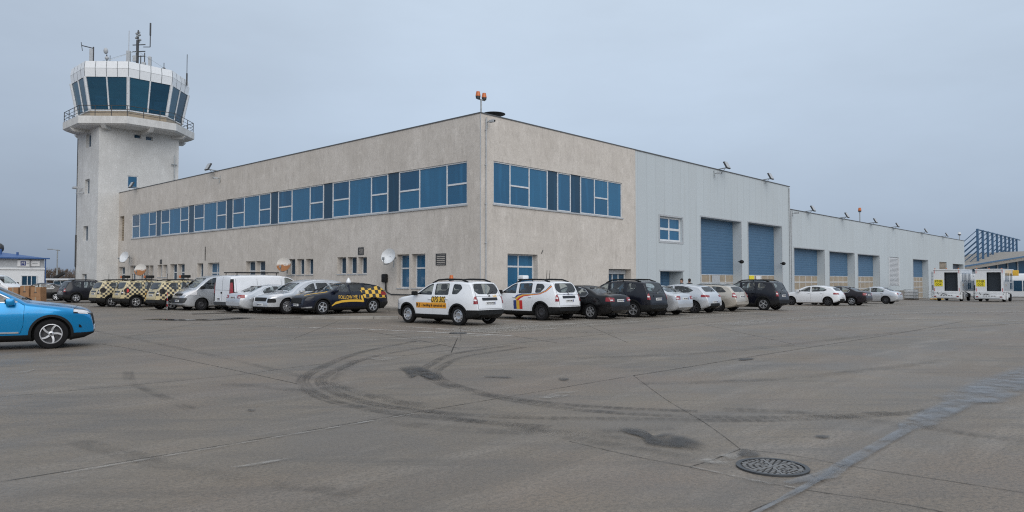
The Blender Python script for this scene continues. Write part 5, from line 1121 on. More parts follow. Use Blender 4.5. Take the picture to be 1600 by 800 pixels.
# ------------------------------------------------------------------ the vehicles that stand here
FACE_V = HEAD + math.pi / 2                    # nose to the right-hand front of the terminal
FACE_U = HEAD                                  # nose to the left-hand front
FACE_OUT = HEAD + math.pi                      # nose away from the left-hand front
def repaint(root, swap):
    table = {}
    for c in COL.objects:
        if c.parent: table.setdefault(c.parent.name, []).append(c)
    def walk(o):
        if o.type == 'MESH':
            for sl in o.material_slots:
                for a, b in swap.items():
                    if sl.material == M[a]: sl.link = 'OBJECT'; sl.material = M[b]
        for ch in table.get(o.name, []): walk(ch)
    walk(root)
def place(o, u, v, rz, dz=0.0):
    p = on_ground(u, v); o.location = (p.x, p.y, p.z + dz); o.rotation_euler = (0, 0, rz)
    if u > 14: o.rotation_euler = (Matrix.Rotation(math.atan(0.0118), 3, V) @ Matrix.Rotation(rz, 3, 'Z')).to_euler()
    return o
def another(src, label, cat, group, u, v, rz, swap=None):
    o = copy_tree(src); tag(o, label, cat, group); place(o, u, v, rz)
    if swap: repaint(o, swap)
    return o
def lightbar(root, x, z, boxmat='black'):
    b = MB(); b.rbox((x - 0.16, -0.50, z), (x + 0.16, 0.08, z + 0.16), 0.03); b.build('sign_box', boxmat, root, 40)
    b = MB(); b.rbox((x - 0.13, 0.12, z), (x + 0.13, 0.45, z + 0.15), 0.04); b.build('beacon', 'orange', root, 40)
    b = MB(); b.cyl((x, -0.5, z - 0.1), (x, 0.5, z - 0.1), 0.02); b.cyl((x, -0.5, z - 0.1), (x, -0.5, z + 0.02), 0.02); b.cyl((x, 0.4, z - 0.1), (x, 0.4, z + 0.02), 0.02); b.build('roof_bar', 'black', root)
def extras(*fs):
    def go(root, bo, dobs, q):
        for f in fs: f(root, bo, dobs, q)
    return go
def build_vehicles():
    G = 'cars parked nose in along the terminal front'; GL = 'vehicles parked along the long side of the terminal'
    # white off-road car with lettering
    K = spec_boxy(); base = K['extra']
    def ops(root, bo, dobs, q):
        p = q['piece']; sy = q['sy']
        for side in (1, -1):
            a, b = sorted((side * 0.3, side * 1.2)); p('orange_band', 'band_orange', [([(0.80, .60), (0.80, .80), (-0.80, .80), (-0.80, .60)], 'y', a, b)], 0.004, 0.004, bo)
            p('number_panel', 'yellow', [([(-0.02, .805), (-0.02, 1.02), (-0.74, 1.02), (-0.74, .805)], 'y', a, b)], 0.004, 0.004, bo)
            drape_text('OPS 302', 0.30, -0.38, .915, bo, sy, side, 'ink', 0.006, 'lettering', sxw=0.72)
            drape_text('R1', 0.20, 0.68, .70, bo, sy, side, 'ink', 0.005); drape_text('- handling & operatiuni sol', 0.135, -0.13, .70, bo, sy, side, 'ink', 0.003, sxw=0.88)
        x = q['sx'](0.0, 1.03, -1)
        b = MB(); z = q['sz'](-0.45, 0.3); b.cyl((-0.45, 0.3, z - .01), (-0.45, 0.3, z + .05), 0.10, 0.09, 14, 1); b.cyl((-0.45, 0.3, z + .05), (-0.45, 0.3, z + .20), 0.085, 0.06, 14, 0); b.build('beacon', ['orange', 'black'], root, 40)
        b = MB(); z = q['sz'](0.1, -0.2); b.cyl((0.1, -0.2, z - .01), (0.1, -0.2, z + .10), 0.06, 0.05, 12); b.cyl((0.1, -0.2, z + .1), (0.1, -0.2, z + .17), 0.05, 0.02, 12); b.build('roof_antenna', 'white_metal', root, 40)
        me = text_mesh('A-34', 0.11, 0.004); x = q['sx'](-0.3, 1.045, -1)
        for v in me.vertices: v.co = Vector((q['sx'](-(v.co.x + .32), 1.05 + v.co.y, -1) - 0.006, -(v.co.x + .32), 1.05 + v.co.y))
        link('lettering', me, 'yellow', bo)
    K['extra'] = extras(base, ops); K['rim'] = ('steel', 5, 'alloy')
    o = build_car(K, 'parked_car', 'white off-road car with orange lettered door band and orange roof beacon', 'car', G)
    place(o, -7.25, -5.60, FACE_V + R(2.5))
    # white off-road car with the tricolour
    K = spec_boxy(); K['rim'] = ('steel', 5, 'steel_rim')
    def flag(root, bo, dobs, q):
        p = q['piece']
        for side in (1, -1):
            a, b = sorted((side * 0.3, side * 1.2))
            for i, m in enumerate(('navy_film', 'yellow', 'red_film')):
                x = 0.10 - 0.165 * i; p('tricolour', m, [([(x, .44), (x, .80), (x - .16, .80), (x - .16, .44)], 'y', a, b)], 0.004, 0.004, bo)
            path = [(0.08, .84), (-0.08, .95), (-0.32, 1.02), (-0.80, 1.045), (-1.25, 1.08), (-1.55, 1.20), (-1.74, 1.40)]
            wd = [0.16, 0.15, 0.11, 0.06, 0.045, 0.05, 0.06]
            for i, m in enumerate(('navy_film', 'yellow', 'red_film')):
                P = []
                for sgn in (0, 1):
                    row = [(x - (i + sgn) / 3 * w * 1.3, z - (i + sgn - 1.5) / 3 * w * 1.0) for (x, z), w in zip(path, wd)]; P += row if sgn == 0 else row[::-1]
                p('stripe', m, [(P, 'y', a, b)], 0.004, 0.004, bo)
        b = MB(); z = q['sz'](0.15, 0); b.rbox((0.05, -0.5, z + .07), (0.22, 0.5, z + .11), 0.015)
        for y in (-.45, .45): b.cyl((0.13, y, z - .02), (0.13, y, z + .08), 0.02)
        b.build('roof_bar', 'black', root)
        b = MB(); b.rbox((0.0, 0.05, z + .11), (0.3, 0.42, z + .27), 0.05); b.build('searchlight', 'white_metal', root, 50)
        b = MB()
        for x, y in ((-.75, -.2), (-1.2, 0.15)): z = q['sz'](x, y); b.cyl((x, y, z), (x - .04, y, z + .42), 0.012, 0.008)
        b.build('antenna', 'black', root)
        me = text_mesh('POLITIA DE FRONTIERA', 0.06, 0.0)
        for v in me.vertices: v.co = Vector((q['sx'](-v.co.x, 1.055 + v.co.y, -1) - 0.006, -v.co.x, 1.055 + v.co.y))
        link('lettering', me, 'navy_film', bo)
    K['extra'] = extras(base, flag)
    o = build_car(K, 'parked_car', 'white off-road car with tricolour flag stripes on its flank and white roof searchlight', 'car', G); place(o, -2.75, -5.75, FACE_V)
    # dark off-road cars
    K = spec_boxy(); K['paint'] = 'graphite'; K['rim'] = ('twin', 5, 'alloy')
    dark = build_car(K, 'parked_car', 'dark navy off-road car parked between the black saloon and the silver saloon', 'car', G); place(dark, 1.84, -7.1, FACE_V)
    another(dark, 'dark navy off-road car parked alone in front of the second tall blue roller door', 'car', G, 12.95, -8.1, FACE_V)
    another(dark, 'dark blue off-road car at the foot of the control tower', 'car', GL, -7.3, 33.5, FACE_U)
    # checkered airfield cars
    GC = 'checkered airfield cars'
    spots = ((-8.55, 22.6, 'black and cream checkered airfield car, nearest of the three to the control tower'), (-8.0, 20.3, 'black and cream checkered airfield car with silver spoked wheels, middle of the three'), (-7.9, 15.45, 'black and cream checkered airfield car beside the silver minibus'))
    for i, (u, v, lab) in enumerate(spots):
        c = another(dark, lab, 'car', GC, u, v, FACE_U, {'graphite': 'checker_body', 'red_lens': 'steel_rim'})
        lightbar(c, -0.35, 1.76)
        b = MB(); b.cyl((-1.85, -0.80, 1.02), (-1.86, -0.86, 1.02), 0.16, 0.16, 20, 0); b.cyl((-1.86, -0.86, 1.02), (-1.862, -0.864, 1.02), 0.11, 0.11, 20, 1); e = b.build('emblem', ['ink', 'red_film' if i == 1 else 'black_gloss'], c); 
        b = MB(); b.cyl((-1.2, 0.2, 1.6), (-1.2, 0.2, 2.0), 0.012); b.build('antenna', 'black', c)
    # dark follow-me car
    K = spec_sleek(4.66, 1.84, 1.53); K['axles'] = (1.41, -1.38); K['side'] = SIDE_CAR
    def follow(root, bo, dobs, q):
        p = q['piece']; sy = q['sy']
        for side in (1, -1):
            a, b = sorted((side * 0.3, side * 1.2))
            p('checker_film', 'checker_film', [([(-.62, 1.26), (-.76, .98), (-.86, .74), (-2.16, .74), (-2.16, 1.10), (-1.75, 1.36), (-1.2, 1.20), (-.95, 1.26)], 'y', a, b)], 0.005, 0.004, bo)
            path = [(0.95, .40), (0.75, .50), (0.40, .575), (0.0, .60), (-.40, .60), (-.80, .57)]
            P = [(x, z - .02) for x, z in path] + [(x, z + (.09 if i else .02)) for i, (x, z) in reversed(list(enumerate(path)))]
            p('swoosh', 'yellow', [(P, 'y', a, b)], 0.005, 0.004, bo); p('swoosh', 'yellow', [([(-.72, .60), (-.66, .86), (-.74, .90), (-.83, .57)], 'y', a, b)], 0.0055, 0.004, bo)
            drape_text('FOLLOW ME 11', 0.26, -0.06, .80, bo, sy, side, 'yellow', 0.0, sxw=0.72)
            Pz = [(2.12, side * .46), (1.6, side * .60), (1.06, side * .70), (1.06, side * .61), (1.6, side * .51), (2.12, side * .38)]
            p('hood_stripe', 'yellow', [(Pz, 'z', 0.85, 1.3)], 0.004, 0.004, bo)
        b = MB(); z = q['sz'](-.5, 0); b.cyl((-.5, 0, z - .01), (-.5, 0, z + .06), 0.13, 0.12, 14); b.cyl((-.5, 0, z + .06), (-.5, 0, z + .22), 0.11, 0.03, 14); b.build('beacon', 'white_metal', root, 40)
        for s2 in (1, -1): p('bumper_blade', 'alloy', [([(s2 * .50, .30), (s2 * .85, .33), (s2 * .85, .39), (s2 * .50, .34)], 'x', 1.7, 2.5)], 0.016, 0.004, bo)
    K['extra'] = follow; K['lamps'][1] = ('headlight', 'black_gloss', [(0.46, .74), (0.44, .84), (1.0, .93), (1.0, .80)], K['L'] / 2 - .48, 2.4); K['paint'] = 'navy'; K['rim'] = ('spoke', 5, 'alloy')
    K['roof_black'] = True
    o = build_car(K, 'parked_car', 'dark follow me car with yellow lettering and yellow black checkered tail', 'car', GL); place(o, -5.26, 4.55, FACE_OUT - R(3.3))
    # silver sports utility seen from its front
    K = spec_sleek(4.85, 1.94, 1.70); K['paint'] = 'silver_light'; K['axles'] = (1.49, -1.42); K['wheel'] = (0.375, 0.25); K['arch'] = 0.0; K['rim'] = ('spoke', 10, 'alloy')
    K['trim'] = [('grille', 'black', rpoly([(-.52, .62), (.52, .62), (.56, .80), (-.56, .80)], .05), 'x', 1.6, 2.7, 0.010), ('air_intake', 'black', rpoly([(.66, .56), (.66, .76), (.90, .74), (.90, .56)], .04), 'x', 1.6, 2.7, 0.010), ('air_intake', 'black', rpoly(mirror_x([(.66, .56), (.66, .76), (.90, .74), (.90, .56)]), .04), 'x', 1.6, 2.7, 0.010)] + K['trim'][1:]
    K['lamps'][1] = ('headlight', 'white_lens', [(0.56, .84), (0.60, .98), (1.0, 1.02), (1.0, .86)], 1.75, 2.6)
    o = build_car(K, 'parked_car', 'silver sports utility car facing out beside the dark follow me car', 'car', GL); place(o, -6.05, 6.42, FACE_OUT)
    # saloons
    K = spec_saloon(4.58, 1.77, 1.04); K['paint'] = 'silver_light'
    o = build_car(K, 'parked_car', 'silver saloon with its tail out between the white van and the silver sports utility', 'car', GL); place(o, -6.65, 8.25, FACE_U)
    K = spec_saloon(4.55, 1.77, 1.08); K['paint'] = 'black_paint'; K['rim'] = ('spoke', 6, 'alloy')
    def chrome(root, bo, dobs, q):
        for s in (1, -1):
            a, b = sorted((s * .3, s * 1.2)); pts = [(0.80, .95), (-1.06, .955), (-1.16, 1.07), (-.96, 1.235), (-.56, 1.335)]
            for (x, z), (x2, z2) in zip(pts, pts[1:]):
                d = Vector((x2 - x, z2 - z)).normalized() * 0.011; n = Vector((-d.y, d.x)); q['piece']('window_trim', 'alloy', [([(x + n.x, z + n.y), (x - n.x, z - n.y), (x2 - n.x, z2 - n.y), (x2 + n.x, z2 + n.y)], 'y', a, b)], 0.006, 0.004, bo)
    K['extra'] = chrome
    black = build_car(K, 'parked_car', 'black saloon parked beside the white car with the tricolour stripes', 'car', G); place(black, -0.62, -6.65, FACE_V)
    K = spec_saloon(4.30, 1.68, 1.06); K['paint'] = 'silver_light'; K['rim'] = ('steel', 5, 'steel_rim')
    K['axles'] = (1.28, -1.24)
    silver = build_car(K, 'parked_car', 'silver saloon parked between the dark off-road car and the silver hatchback', 'car', G); place(silver, 4.15, -7.1, FACE_V)
    another(silver, 'silver saloon parked last of the row, nearest the white fenced tank', 'car', G, 39.25, -7.0, FACE_V)
    another(black, 'dark purple saloon partly hidden behind the white hatchback', 'car', G, 30.15, -7.2, FACE_V, {'black_paint': 'plum'})
    # hatchbacks and estate
    K = spec_hatch(); hatch = build_car(K, 'parked_car', 'silver hatchback with black wheels beside the beige estate car', 'car', G); place(hatch, 7.05, -7.2, FACE_V)
    another(hatch, 'white hatchback with black wheels in front of the low hall', 'car', G, 27.3, -6.5, FACE_V, {'silver_light': 'white'})
    o = build_car(spec_wagon(), 'parked_car', 'beige estate car with roof rails between the silver hatchback and a dark off-road car', 'car', G); place(o, 9.85, -7.1, FACE_V)
    # vans
    K = spec_van(False)
    o = build_car(K, 'parked_van', 'silver minibus facing out with black lower bumper beside the white panel van', 'van', GL); place(o, -7.0, 13.6, FACE_OUT)
    K = spec_van(True); K['L'] = 4.8
    def rear(root, bo, dobs, q):
        p = q['piece']; seam_line(p, [(0.0, .55), (0.0, 1.80)], 0.016, bo, 'x', -2.6, -2.2); seam_line(p, [(-.80, 1.12), (.80, 1.12)], 0.012, bo, 'x', -2.6, -2.2)
        for s in (1, -1):
            p('lamp_panel', 'black', [([(s * .78, .55), (s * .79, 1.68), (s * 1.1, 1.68), (s * 1.1, .55)], 'x', -2.6, -2.2)], 0.006, 0.004, bo)
            a, b = sorted((s * .4, s * 1.3))
            for x in (-2.1, -.95, .42): seam_line(p, [(x, .45), (x, 1.70)], 0.014, bo, 'y', a, b)
            p('rub_strip', 'black', [([(-2.2, .98), (1.2, .98), (1.2, 1.03), (-2.2, 1.03)], 'y', a, b)], 0.010, 0.004, bo)
        b = MB(); x = q['sx'](0.06, .98, -1); b.rbox((x - .03, .0, .94), (x + .01, .12, 1.03), 0.015); b.build('handle', 'black', bo, 40)
        b = MB()
        for y in (-.6, .6): b.cyl((-1.9, y, q['sz'](-1.9, y)), (-1.9, y, 2.02), 0.02); b.cyl((0.3, y, q['sz'](.3, y)), (.3, y, 2.02), 0.02); b.cyl((-2.0, y, 2.02), (0.45, y, 2.02), 0.03)
        for x in (-1.9, -.8, .3): b.cyl((x, -.65, 2.02), (x, .65, 2.02), 0.02)
        b.build('roof_rack', 'black', root)
    K['extra'] = rear
    van = build_car(K, 'parked_van', 'white panel van with roof rack and tall red tail lights', 'van', GL); place(van, -6.2, 10.1, FACE_U)
    o = copy_tree(van); tag(o, 'white van side on in front of the blue roofed depot', 'van', 'vehicles by the depot'); o.location = (-44.75, 62, 0); o.rotation_euler.z = 0; o.scale = (1.1, 1.1, 1.12)
    for src, lab, x, y, rz in ((black, 'black saloon behind the brown boxes near the depot', -37.4, 57.5, R(200)), (silver, 'silver saloon beyond the black car near the depot', -40.5, 66, R(170))):
        o = copy_tree(src); tag(o, lab, 'car', 'vehicles by the depot'); o.location = (x, y, 0); o.rotation_euler = (0, 0, rz)
    # bright blue car passing in the foreground
    K = spec_sleek(4.57, 1.87, 1.66); L = K['L'] / 2
    K['top'] = [(L, .46), (L-.005, .60), (L-.03, .76), (L-.08, .86), (L-.22, .945), (L-.55, 1.02), (L-.95, 1.075), (L-1.22, 1.115), (L-1.36, 1.135), (L-1.72, 1.33), (L-2.05, 1.50), (L-2.3, 1.59), (-.35, 1.645), (-.8, 1.65), (-1.3, 1.61), (-1.72, 1.54), (-1.92, 1.37), (-L+.14, 1.12), (-L+.06, .98), (-L+.02, .84), (-L, .62)]
    K['cabin'] = (-1.85, L - 1.34); K['axles'] = (1.42, -1.34); K['nose'] = (0.95, 0.36, 2.1); K['wheel'] = (0.352, 0.225); K['paint'] = 'blue'; K['rim'] = ('swirl', 5, 'alloy'); K['belt'] = 1.06
    K['windows'] = [([(0.70, 1.115), (0.20, 1.395), (-0.06, 1.50), (-0.10, 1.10)], .04, 'car_glass'), ([(-0.20, 1.10), (-0.17, 1.51), (-0.75, 1.51), (-0.98, 1.12)], .05, 'dark_car_glass'), ([(-1.08, 1.14), (-0.90, 1.50), (-1.30, 1.46), (-1.52, 1.30), (-1.48, 1.18)], .05, 'dark_car_glass')]
    K['screen'] = ([(-.70, 1.15), (.70, 1.15), (.58, 1.53), (-.58, 1.53)], .08, -0.02, 1.1)
    K['doors'][0] = [(0.86, .56), (0.88, 1.03), (0.76, 1.11), (0.22, 1.43), (-.02, 1.53), (-.14, 1.55), (-.15, .38), (0.80, .38)]
    K['doors'][1] = [(-.165, .38), (-.155, 1.55), (-0.84, 1.55), (-1.02, 1.08), (-0.98, .72), (-0.90, .50), (-0.84, .38)]
    K['mirror'] = (0.62, 1.115); K['handles'] = [(-.02, .97), (-.84, .98)]; K['wheel_pos'] = (.46, 1.02)
    K['lamps'][1] = ('headlight', 'black_gloss', [(0.46, .79), (0.44, .90), (1.0, .985), (1.0, .84)], L - .42, 2.5, [('white_lens', [(0.50, .81), (0.50, .87), (.98, .955), (.98, .885)]), ('white_lens', [(0.66, .795), (0.66, .83), (.80, .87), (.80, .82)])])
    def trim(root, bo, dobs, q):
        p = q['piece']
        for s in (1, -1):
            a, b = sorted((s * .3, s * 1.3)); pts = [(-.10, 1.515), (.20, 1.415), (.74, 1.112), (-1.0, 1.095)]
            for (x, z), (x2, z2) in zip(pts, pts[1:]):
                d = Vector((x2 - x, z2 - z)).normalized() * 0.011; n = Vector((-d.y, d.x)); p('window_trim', 'alloy', [([(x + n.x, z + n.y), (x - n.x, z - n.y), (x2 - n.x, z2 - n.y), (x2 + n.x, z2 + n.y)], 'y', a, b)], 0.008, 0.004, bo)
            p('sill_trim', 'alloy', [([(.78, .385), (.78, .42), (-.85, .42), (-.85, .385)], 'y', a, b)], 0.014, 0.004, root)
            p('air_vent', 'black', [(rpoly([(s * .74, .47), (s * .80, .50), (s * .93, .66), (s * .90, .67), (s * .76, .54)] if s > 0 else [(s * .76, .54), (s * .90, .67), (s * .93, .66), (s * .80, .50), (s * .74, .47)], .02), 'x', 1.98, 2.6)], 0.008, 0.004, bo)
        seam_line(p, [(L - .42, -.80), (L - .36, 0.0), (L - .42, .80)], 0.008, bo, 'z', .8, 1.2)
    K['extra'] = trim
    o = build_car(K, 'passing_car', 'bright blue sports utility car cut off by the picture edge in front', 'car', None)
    a = R(29); f = Vector((math.cos(a), math.sin(a), 0)); l = Vector((-f.y, f.x, 0)); o.location = Vector((-10.92, 17.23, 0)) - f * 1.42 + l * (K['W'] / 2 - 0.04); o.rotation_euler.z = a

# ------------------------------------------------------------------ smaller things
def build_lamps():
    GF = 'floodlights along the roof edges'
    def flood(p, rz, lab):
        o = thing('floodlight', lab, 'floodlight', p, rz, GF)          # local -y points out over the apron
        b = MB(); b.cyl((0, 0.5, 0.02), (0, -0.6, 0.10), 0.04); b.cyl((-0.25, 0.1, 0.02), (0.1, 0.1, 0.02), 0.02); b.cyl((0, -0.1, -0.3), (0, -0.5, 0.06), 0.02); b.build('arm', 'steel', o)
        b = MB(); b.X = Matrix.Translation((0, -0.62, 0.28)) @ Matrix.Rotation(R(-28), 4, 'X'); b.rbox((-0.30, -0.07, -0.30), (0.30, 0.06, 0.30), 0.03); b.build('lamp_head', 'dark_metal', o, 40)
        b = MB(); b.X = Matrix.Translation((0, -0.62, 0.28)) @ Matrix.Rotation(R(-28), 4, 'X'); b.box((-0.26, -0.077, -0.26), (0.26, -0.0705, 0.26)); b.build('lens', 'frame_grey', o)
    H = 10.19; H2 = 8.14
    flood(uv(0.1, 29.6, H), HEAD - math.pi / 2, 'floodlight on the long roof edge, halfway between tower and building corner')
    flood(uv(0.1, 45.4, H), HEAD - math.pi / 2, 'floodlight on the roof edge close to the control tower window')
    for u, h, lab in ((26.2, H, 'floodlight above the first tall blue roller door'), (34.3, H, 'floodlight above the second tall blue roller door'), (43.9, H2, 'floodlight above the first roller door of the low hall'), (53.4, H2, 'floodlight above the second roller door of the low hall'),
                      (63.0, H2, 'floodlight on the low hall just beside the single beacon'), (71.8, H2, 'floodlight above the white louvred panel'), (85.3, H2, 'floodlight above the last blue roller door of the low hall'), (97.3, H2, 'floodlight near the far end of the low hall')):
        flood(uv(u, 0.1, h), HEAD, lab)
    def beacon(p, n, h, lab, s=1.0, lens='orange'):
        o = thing('roof_beacon', lab, 'beacon', p, HEAD, 'orange beacons on the roofs')
        b = MB(); b.cyl((0, 0, 0), (0, 0, h), 0.05 * s); 
        if n == 2: b.cyl((-0.3 * s, 0, h), (0.3 * s, 0, h), 0.04 * s)
        b.build('pole', 'steel', o)
        for i in range(n):
            x = 0 if n == 1 else (-0.26 * s if i == 0 else 0.26 * s); z0 = h if n == 1 else h + 0.02
            b = MB(); b.cyl((x, 0, z0), (x, 0, z0 + 0.14 * s), 0.13 * s, 0.15 * s, 12, 1); b.cyl((x, 0, z0 + 0.14 * s), (x, 0, z0 + 0.42 * s), 0.16 * s, 0.11 * s, 12, 0); b.build('lamp', [lens, 'dark_metal'], o, 40)
    beacon(uv(0.25, 0.2, 10.15), 2, 0.75, 'twin orange beacons on a pole at the near corner of the office block', 0.85)
    beacon(uv(59.9, 0.2, H2), 1, 1.1, 'single orange beacon on a pole midway along the low hall', 1.15); beacon(uv(109.4, 0.2, H2), 2, 0.75, 'twin pale beacons on a pole at the far end of the low hall', 1.2, 'frame_white')
    # flat dish lying over the corner roof
    o = thing('roof_dish', 'dark dish lying almost flat on the roof corner', 'satellite dish', uv(1.7, 0.7, 10.42), HEAD)
    b = MB(); b.lathe([(0.001, -0.08), (0.35, -0.04), (0.62, 0.04), (0.62, 0.06), (0.35, -0.015), (0.001, -0.05)], 'z', 28); b.build('reflector', 'dark_metal', o, 50); b = MB(); b.cyl((0, 0, -0.9), (0, 0, -0.08), 0.06); b.build('pole', 'steel', o)
    # cameras
    for p, rz, lab in ((uv(0.42, -0.02, 9.72), HEAD, 'white security camera on the near corner under the roof beacons'), (uv(25.1, -0.02, 9.75), HEAD, 'white security camera below the floodlight of the first tall roller door'), (uv(40.2, 0.0, 7.75), HEAD, 'white security camera where the tall hall meets the low hall'), (uv(0.0, 28.6, 9.5), HEAD - math.pi / 2, 'white security camera below the floodlight of the long roof edge')):
        o = thing('security_camera', lab, 'security camera', p, rz, 'security cameras'); b = MB(); b.cyl((0, 0, 0), (0, -0.3, 0.02), 0.03); b.cyl((0, 0.0, 0.25), (0, -0.05, -0.3), 0.03); b.build('bracket', 'steel', o); b = MB(); b.rbox((-0.07, -0.58, -0.06), (0.07, -0.22, 0.08), 0.02); b.cyl((0, -0.6, 0.0), (0, -0.57, 0.0), 0.05, mi=1); b.build('housing', ['frame_grey', 'black'], o)
    # satellite dishes on the long wall
    for v, z, r, mat, az, lab in ((46.05, 3.76, 0.53, 'dish_white', -20, 'white satellite dish on the wall beside the control tower'), (42.16, 2.53, 0.56, 'rust', -35, 'rusty satellite dish on a post behind the checkered cars'),
                                  (17.67, 2.64, 0.48, 'rust', -38, 'rusty satellite dish on the wall above the silver saloon'), (6.45, 2.94, 0.44, 'dish_white', -22, 'clean white satellite dish between the small windows and tall windows')):
        o = thing('satellite_dish', lab, 'satellite dish', uv(-0.75, v, z), HEAD - math.pi / 2 - R(az), 'satellite dishes on the long wall')
        b = MB(); prof = [(0.001, 0.10)] + [(r * f, 0.10 - 0.22 * f * f) for f in (0.3, 0.6, 0.85, 1.0)]; prof += [(a, y + 0.02) for a, y in reversed(prof)]
        b.X = Matrix.Rotation(R(-18), 4, 'X'); b.lathe(prof, 'y', 32); b.build('reflector', mat, o, 50)
        b = MB(); b.tube([(0, 0.0, -r * 0.9), (0, -0.55, -0.45), (0, -0.62, -0.15)], 0.025); b.rbox((-0.05, -0.72, -0.2), (0.05, -0.58, -0.05), 0.015); b.build('feed_arm', 'steel', o)
        b = MB(); b.cyl((0, 0.10, 0), (0, 0.72, -0.05), 0.045); b.cyl((0, 0.5, -0.6), (0, 0.5, 0.2), 0.04)
        if mat == 'rust' and v > 40: b.cyl((0, 0.2, -2.5), (0, 0.2, 0.1), 0.06)
        b.build('bracket', 'steel', o)
    o = thing('charging_box', 'black wall box with a hanging hose beside the tall windows', 'wall box', uv(0, 7.7, 1.69), HEAD - math.pi / 2)
    b = MB(); b.rbox((-0.2, -0.22, -0.2), (0.2, -0.002, 0.3), 0.08); b.build('housing', 'black', o, 40); b = MB(); b.tube([(0.1, -0.1, -0.2), (0.13, -0.16, -0.6), (0.0, -0.2, -1.2), (-0.3, -0.25, -1.5)], 0.03); b.build('hose', 'black', o)
    o = thing('wall_antenna', 'thin pole aerial with cross arm standing on the roof against the tower', 'antenna', uv(3.4, 49.6, 9.5), HEAD)
    b = MB(); b.cyl((1.75, 0.2, 0), (1.75, 0.2, 5.0), 0.045); b.cyl((1.45, 0.2, 4.0), (2.0, 0.2, 4.0), 0.06); b.build('pole', 'steel', o)
    # striped post between the checkered car and the minibus
    g = gp(261, 485); o = thing('marker_post', 'thin white and red marker post in front of the checkered car', 'post', (g[0], g[1], 0)); b = MB()
    for i in range(6): b.cyl((0, 0, 0.05 + i * 0.15), (0, 0, 0.05 + (i + 1) * 0.15), 0.016, n=8, mi=i % 2)
    b.build('pole', ['frame_white', 'red_film'], o); b = MB(); b.cyl((0, 0, 0), (0, 0, 0.05), 0.14, 0.10, 14); b.build('base', 'rubber', o)
